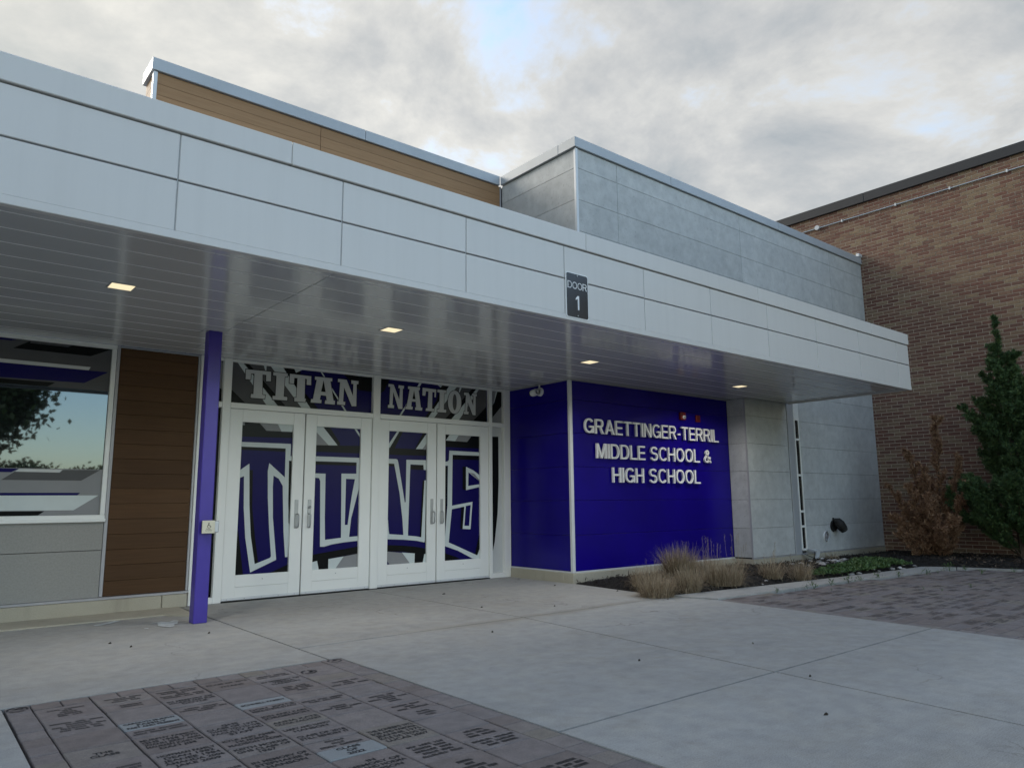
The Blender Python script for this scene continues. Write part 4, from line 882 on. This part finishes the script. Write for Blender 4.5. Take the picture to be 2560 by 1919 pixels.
# bent flashing at the foot of the strip window
ms_=empty('loose_flashing',(12.05,6.6,.10)); tag(ms_,'bent loose metal flashing at the foot of the strip window','metal flashing')
def sheet(name,pts,mat,par,th=.004):
    n=len(pts); a=[Vector(p) for p in pts]; nn=(a[1]-a[0]).cross(a[2]-a[0]).normalized()*th; mb=MB()
    mb.add(list(a)+[p+nn for p in a],[tuple(range(n))[::-1],tuple(range(n,2*n))]+[(i,(i+1)%n,n+(i+1)%n,n+i) for i in range(n)]); return mb.build(name,mat,par)
sheet('lid',[(11.98,6.66,.225),(12.20,6.62,.195),(12.18,6.50,.175),(11.96,6.54,.205)],'trim_light',ms_); sheet('side',[(12.22,6.65,.18),(12.30,6.62,.16),(12.24,6.62,.05),(12.16,6.65,.05)],'metal_silver',ms_); sheet('flap',[(11.82,6.66,.15),(11.98,6.6,.09),(11.96,6.52,.06),(11.80,6.58,.12)],'black_metal',ms_)

# ================================================================== PLANTS
def mulch_z(x,y): return float(-.02+.09*np.clip(polydist(np.array([x]),np.array([y]),bed)[0]/.35,0,1))
def grass(x,y,h,r,n,lab,stalks=0,sh=.5):
    z=mulch_z(x,y)-.01; e=empty('ornamental_grass',(x,y,z)); tag(e,lab,'ornamental grass','dry ornamental grasses in the mulch bed')
    V=[];Fc=[]
    def blade(bx,by,L,az,lean,curl,w):
        k0=len(V); S=5; d=Vector((math.cos(az),math.sin(az),0)); sd_=Vector((-d.y,d.x,0)); p=Vector((bx,by,z)); a=lean
        for i in range(S+1):
            ww=w*(1-i/S)*.5+.0004; V.append(tuple(p+sd_*ww)); V.append(tuple(p-sd_*ww))
            a+=curl/S; p=p+(Vector((0,0,1))*math.cos(a)+d*math.sin(a))*(L/S)
        for i in range(S): Fc.append((k0+2*i,k0+2*i+1,k0+2*i+3,k0+2*i+2))
    for i in range(n):
        an=random.uniform(0,6.283); q=r*math.sqrt(random.random())*.95
        blade(x+q*math.cos(an),y+q*math.sin(an),h*random.triangular(.3,1.2,.95),an+random.gauss(0,.7),abs(random.gauss(.02,.14))+q/r*.16,abs(random.gauss(.5,1.1)) if random.random()<.75 else random.gauss(.2,.3),random.uniform(.0028,.0055))
    pmesh('blades',V,Fc,'straw',e)
    if stalks:
        mb=MB()
        for i in range(stalks):
            an=random.uniform(0,6.283); q=r*random.random(); hh=sh*random.uniform(.6,1); dx,dy=random.gauss(0,.05),random.gauss(0,.05)
            b=Vector((x+q*math.cos(an),y+q*math.sin(an),z)); t=b+Vector((dx,dy,hh)); mb.tube([b,(b+t)/2+Vector((dx*.3,dy*.3,0)),t],[.0018,.0015,.0009],4)
            for k in range(7):
                s0=t-Vector((0,0,k*.016)); a2=random.uniform(0,6.28); mb.tube([s0,s0+Vector((.018*math.cos(a2),.018*math.sin(a2),.018))],[.0018,.0004],4)
        mb.build('stalks','straw',e)
for a in ((6.98,5.95,.23,.18,1000,'low tan grass clump nearest the entrance corner',3,.34),(6.56,5.46,.28,.18,1300,'tan grass clump at the front tip of the planting bed',0,0),(7.80,6.12,.42,.18,1500,'tallest upright tan grass clump in front of the purple wall',3,.50),
          (7.10,5.44,.30,.14,900,'narrow tan grass clump behind the kerb between two larger clumps',0,0),(7.82,5.48,.28,.24,1700,'broad tan grass clump near the kerb below the word SCHOOL',0,0),(8.75,6.40,.24,.24,520,'sparse grass with tall thin seed stalks against the purple wall',18,.50),
          (8.80,5.42,.30,.14,420,'thin brown grass tuft in front of the grey pier',5,.50),(9.20,5.25,.30,.14,420,'brown grass tuft beside the green ground cover',2,.36),(9.45,6.35,.18,.15,120,'short sparse grass at the purple wall right end',10,.5),(11.9,6.2,.16,.10,90,'small dry tuft by the white stones at the grey wall',0,0)): grass(*a)
def bush(name,lab,base,stems,mat,tw,cat,dens=1.0):
    e=empty(name,base); tag(e,lab,cat); mb=MB(); P=[];D=[]
    for p0,p1,bend,rad,spread,k in stems:
        p0=np.array(p0,float);p1=np.array(p1,float);L=np.linalg.norm(p1-p0); mid=(p0+p1)/2+np.array(bend)
        ts=np.linspace(0,1,7); pts=[(1-t)**2*p0+2*t*(1-t)*mid+t*t*p1 for t in ts]
        mb.tube([tuple(q) for q in pts],[max(.003,rad*(1-t*.9)) for t in ts],5)
        m=int(L*k*dens)
        t=rng.uniform(.12 if L>.8 else .05,1,m)**.85; q=((1-t)**2)[:,None]*p0+(2*t*(1-t))[:,None]*mid+(t*t)[:,None]*p1
        ax=unit((2*(1-t))[:,None]*(mid-p0)+(2*t)[:,None]*(p1-mid)); rd=unit(rng.normal(size=(m,3))); rd-=ax*(rd*ax).sum(1,keepdims=True); rd=unit(rd)
        ext=spread*(1-t*.75)*rng.uniform(.0,1,m)**.7
        twig=unit(ax*.75+rd*.9+np.array([0,0,.25])); q2=q+twig*ext[:,None]
        P.append(q2); D.append(unit(ax*.7+rd*.6+rng.normal(size=(m,3))*.35+np.array([0,0,.15])))
    mb.build('trunk','bark',e); P=np.concatenate(P);D=np.concatenate(D); n=len(P)
    # each point is a little spray of three needles-clad twigs
    PP=np.repeat(P,3,0); DD=unit(np.repeat(D,3,0)+rng.normal(size=(3*n,3))*.38); 
    leaves('crown',PP,DD,unit(rng.normal(size=(3*n,3))),rng.uniform(tw*.6,tw*1.3,3*n),rng.uniform(.009,.017,3*n),mat,e)
    return e
# green juniper
def sprays(p0,p1,bend,rad,n,L,out,k,upb=.35):
    """a limb and the short side sprays it carries"""
    p0=np.array(p0,float);p1=np.array(p1,float); mid=(p0+p1)/2+np.array(bend); o=[(p0,p1,bend,rad,.035,k*.55)]
    for i in range(n):
        t=random.uniform(.12,1)**.8; q=(1-t)**2*p0+2*t*(1-t)*mid+t*t*p1; ax=2*(1-t)*(mid-p0)+2*t*(p1-mid); ax=ax/(np.linalg.norm(ax)+1e-9)
        rv=np.array((random.gauss(0,1),random.gauss(0,1),random.gauss(0,.7))); rv-=ax*rv.dot(ax); rv/=np.linalg.norm(rv); d=ax*.8+rv*out+np.array((0,0,upb)); d/=np.linalg.norm(d)
        l=L*(1.15-.75*t)*random.uniform(.6,1.25); o.append((q,q+d*l,(0,0,-.02),.005,.028,k))
    return o
gb=np.array((14.02,4.12,.05)); st=sprays(gb,(14.0,4.14,4.06),(.03,.05,0),.06,60,.22,.6,300,.8)
for i in range(104):
    hgt=random.random()**1.1*3.4; an=random.uniform(0,6.283)
    rr=(.05+.74*min(1,(3.9-hgt)/3.2)**1.25)*random.choice((.6,.8,1,1,1.25)); p0=gb+np.array((0,0,hgt))
    p1=p0+np.array((min(math.cos(an)*rr,.80),math.sin(an)*rr,random.uniform(.75,1.5)*rr)); st+=sprays(p0,p1,(0,0,-.10*rr),.014,int(9+13*rr),.30*rr+.10,.75,270)
bush('juniper_tree','tall feathery green juniper against the brick wall',tuple(gb),st,'juniper_green',.060,'juniper')
db=np.array((13.85,5.28,.05)); st=[]
for tx,ty,tz in ((13.85,5.15,2.42),(13.7,5.98,1.25),(13.9,5.70,1.85),(13.6,4.72,1.25),(13.5,5.9,.75),(13.4,5.75,.42),(13.9,4.9,1.7),(13.3,5.2,1.0),(13.3,5.5,1.25),(14.1,5.5,1.5),(13.45,4.85,.7),(14.2,4.9,1.2),(14.1,5.85,.9),(13.6,5.35,1.55),(13.35,5.05,.5),(13.5,5.45,.5)):
    st+=sprays(db,(tx,ty,tz),(0,0,-.12),.024,46 if tz>2 else 22,.30,.75,360,.45)
bush('dead_juniper','rust brown dead juniper bush left of the green one',tuple(db),st,'juniper_dead',.056,'juniper',1.0)
# ground cover
gc=[(9.45,5.18),(9.9,5.10),(10.44,5.05),(11.2,5.02),(12.1,5.05),(12.3,5.9),(11.6,5.85),(10.9,5.62),(10.1,5.55),(9.6,5.35)]
X,Y,s=scatter(7500,gc,9.3,12.4,4.9,6.1,.0); n=len(X); Z=.05+rng.uniform(0,.075,n)*np.clip(s/.15,.2,1)
D=unit(np.stack([rng.normal(size=n),rng.normal(size=n),np.abs(rng.normal(size=n))*.9+.1],-1))
keep=np.sin(X*5.1+Y*3)+np.sin(Y*7.3-X*2.2)>-1.15
tag(leaves('ground_cover',np.stack([X,Y,Z],-1)[keep],D[keep],unit(rng.normal(size=(n,3)))[keep],rng.uniform(.025,.05,n)[keep],rng.uniform(.016,.03,n)[keep],'leaf_green'),'low green creeping ground cover behind the kerb','ground cover',None,'stuff')
# stones
def stone_mesh(i):
    bm=bmesh.new(); bmesh.ops.create_icosphere(bm,subdivisions=2,radius=1)
    ph=[random.uniform(0,6) for _ in range(3)]
    for v in bm.verts: v.co*=1+.14*math.sin(v.co.x*3+ph[0])+.12*math.sin(v.co.y*3.4+ph[1])+.1*math.sin(v.co.z*4+ph[2])
    me=bpy.data.meshes.new('stone'); bm.to_mesh(me); bm.free(); me.materials.append(MATS['stone']); me.polygons.foreach_set('use_smooth',[True]*len(me.polygons)); return me
SM=[stone_mesh(i) for i in range(5)]
spots=[(11.13,6.03,.07),(10.78,5.78,.075),(11.30,5.86,.10),(11.36,5.80,.06),(11.68,5.91,.065),(10.62,5.27,.06),(10.78,5.29,.065),(10.26,5.10,.065),(10.50,5.11,.05),(11.75,6.30,.05),(11.66,4.99,.06),(11.41,5.06,.065),(12.03,5.17,.05),(11.68,5.06,.06),(11.04,5.07,.04),(11.50,5.07,.04),(11.82,5.98,.06),(11.51,5.27,.045),(10.95,5.95,.05),(11.05,5.72,.05),(11.5,6.05,.055),(12.15,5.35,.04),(11.95,5.6,.035),(10.4,5.15,.035),(12.2,5.05,.05),(11.2,6.2,.05),(8.55,5.35,.035),(8.35,5.28,.028)]
spots=[(x,y,s*.62) for x,y,s in spots]+[(random.uniform(10.2,12.2),random.uniform(5.1,6.1),random.uniform(.018,.035)) for _ in range(34)]
for i,(x,y,s_) in enumerate(spots):
    o=link('stone',SM[i%5],None,(x,y,mulch_z(x,y)+s_*.35)); o.scale=(s_*random.uniform(.9,1.4),s_*random.uniform(.8,1.2),s_*.62); o.rotation_euler=(0,0,random.uniform(0,6))
    tag(o,'pale rounded river stone among the green ground cover' if x>9 else 'small stone lying in the dark mulch near the kerb','stone','white stones in the ground cover' if x>9 else 'small stones in the mulch')
# weeds along the paver edge
for i,(x,y,s_) in enumerate([(8.45,4.66,.13),(8.97,4.72,.11),(9.43,4.73,.13),(9.66,4.69,.10),(10.10,4.68,.13),(7.88,4.80,.08),(10.58,4.60,.10),(8.46,4.75,.09),(8.43,4.44,.05),(11.92,4.46,.17),(11.13,4.46,.13),(12.0,4.28,.12),(11.75,3.99,.10),(9.32,3.79,.05),(9.88,3.48,.06),(9.30,3.58,.05),(12.28,3.75,.10),(11.4,4.42,.09),(12.35,3.35,.09)]):
    s_*=.6; n=16 if s_<.06 else 34; q=rng.normal(size=(n,3))*np.array([.35,.35,.12])*s_; q[:,2]=np.abs(q[:,2])*1.5+rng.uniform(0,.75,n)*s_
    e=tag(empty('weed',(x,y,0)),'small green weed sprouting at the kerb edge of the pavers' if y>4.2 else 'tiny green weed growing in a paver joint','weed','weeds at the paver edge' if y>4.2 else 'weeds in paver joints')
    mb=MB()
    for k in range(4): mb.tube([(x,y,-.01),(x+random.gauss(0,.2)*s_,y+random.gauss(0,.2)*s_,s_*random.uniform(.5,1))],[.0025,.001],4)
    mb.build('stem','leaf_green',e); D=unit(q*np.array([1,1,.3])+rng.normal(size=(n,3))*.03+np.array([0,0,.02])); leaves('leaves',q+np.array([x,y,0]),D,unit(rng.normal(size=(n,3))*.4+np.array([0,0,1])),rng.uniform(.25,.5,n)*s_,rng.uniform(.1,.2,n)*s_,'leaf_green',e)
# dead leaves and twigs on the concrete
for i,(x,y) in enumerate([(4.63,6.11),(3.83,4.91),(5.22,5.67),(3.88,3.40),(4.94,3.23),(4.29,2.43),(3.60,1.97),(4.97,7.28),(6.48,7.03),(6.62,6.10),(6.45,5.22),(1.45,6.24),(1.36,6.50),(2.08,6.45)]):
    L=random.uniform(.008,.020); an=random.uniform(-.5,.5); mb=MB(); c_,s_=math.cos(an),math.sin(an)
    prof=[(-1,0,.004),(-.3,.28,.010),(.4,.30,.013),(1,.05,.006),(.4,-.28,.004),(-.3,-.30,.005)]
    top_=[(x+(a*c_-b*s_)*L,y+(a*s_+b*c_)*L,h_) for a,b,h_ in prof]
    mb.add(top_+[(p[0],p[1],p[2]-.003) for p in top_],[tuple(range(6)),tuple(range(11,5,-1))]+[(k,6+k,6+(k+1)%6,(k+1)%6) for k in range(6)])
    tag(mb.build('dead_leaf','dead_leaf',None,origin=(x,y,0)),'small dark dead leaf lying on the concrete','leaf','dead leaves on the concrete')

# trees across the road behind the viewer (seen mirrored in the window)
def tree(x,y,h,r,lab,nl,ls):
    e=empty('shade_tree',(x,y,-.1)); tag(e,lab,'tree','trees mirrored in the window glass'); mb=MB(); mb.tube([(x,y,-.1),(x+.1,y,h*.25),(x,y+.1,h*.55),(x,y,h*.85)],[r*.07,r*.05,r*.035,.03],8); P=[]
    for k in range(26):
        an=random.uniform(0,6.28); z0=h*random.uniform(.2,.6); q=Vector((x+math.cos(an)*r*random.uniform(.5,.95),y+math.sin(an)*r*random.uniform(.5,.95),min(h*.98,z0+h*random.uniform(.05,.4)))); mb.tube([(x,y,z0),((x+q.x)/2,(y+q.y)/2,(z0+q.z)/2+.2),tuple(q)],[.09,.06,.02],5); P.append(q)
    mb.build('trunk','bark',e); cl=np.array([p[:] for p in P]); ex=rng.normal(size=(60,3)); ex=unit(ex)*rng.uniform(.3,1,(60,1))**.5*np.array([r,r,h*.42])+np.array([x,y,h*.58]); cl=np.concatenate([cl,ex])
    pts=cl[rng.integers(0,len(cl),nl)]+rng.normal(size=(nl,3))*r*.13; pts[:,2]=np.maximum(pts[:,2],h*.12)
    leaves('crown',pts,unit(rng.normal(size=(nl,3))),unit(rng.normal(size=(nl,3))),rng.uniform(ls*.7,ls*1.3,nl),rng.uniform(ls*.5,ls*.8,nl),'leaf_dark',e)
tree(-.1,-20,11,4.5,'big dark leafy tree mirrored on the left of the window',90000,.27)
for i,(x,y,h_,r_) in enumerate(((12,-95,6.6,3.5),(17,-102,6.0,4),(22,-98,6.4,3.2),(6,-100,5.6,3.6),(28,-105,6,4),(-25,-60,12,5),(40,-80,9,5),(55,-60,10,5))): tree(x,y,h_,r_,'far tree %s mirrored low in the window'%('left of the rest','second in the far row','third in the far row','nearest the big tree','fourth in the far row','well off to the left','well off to the right','farthest right')[i] if i else 'far rounded tree first in the row mirrored low in the window',2200,.6)
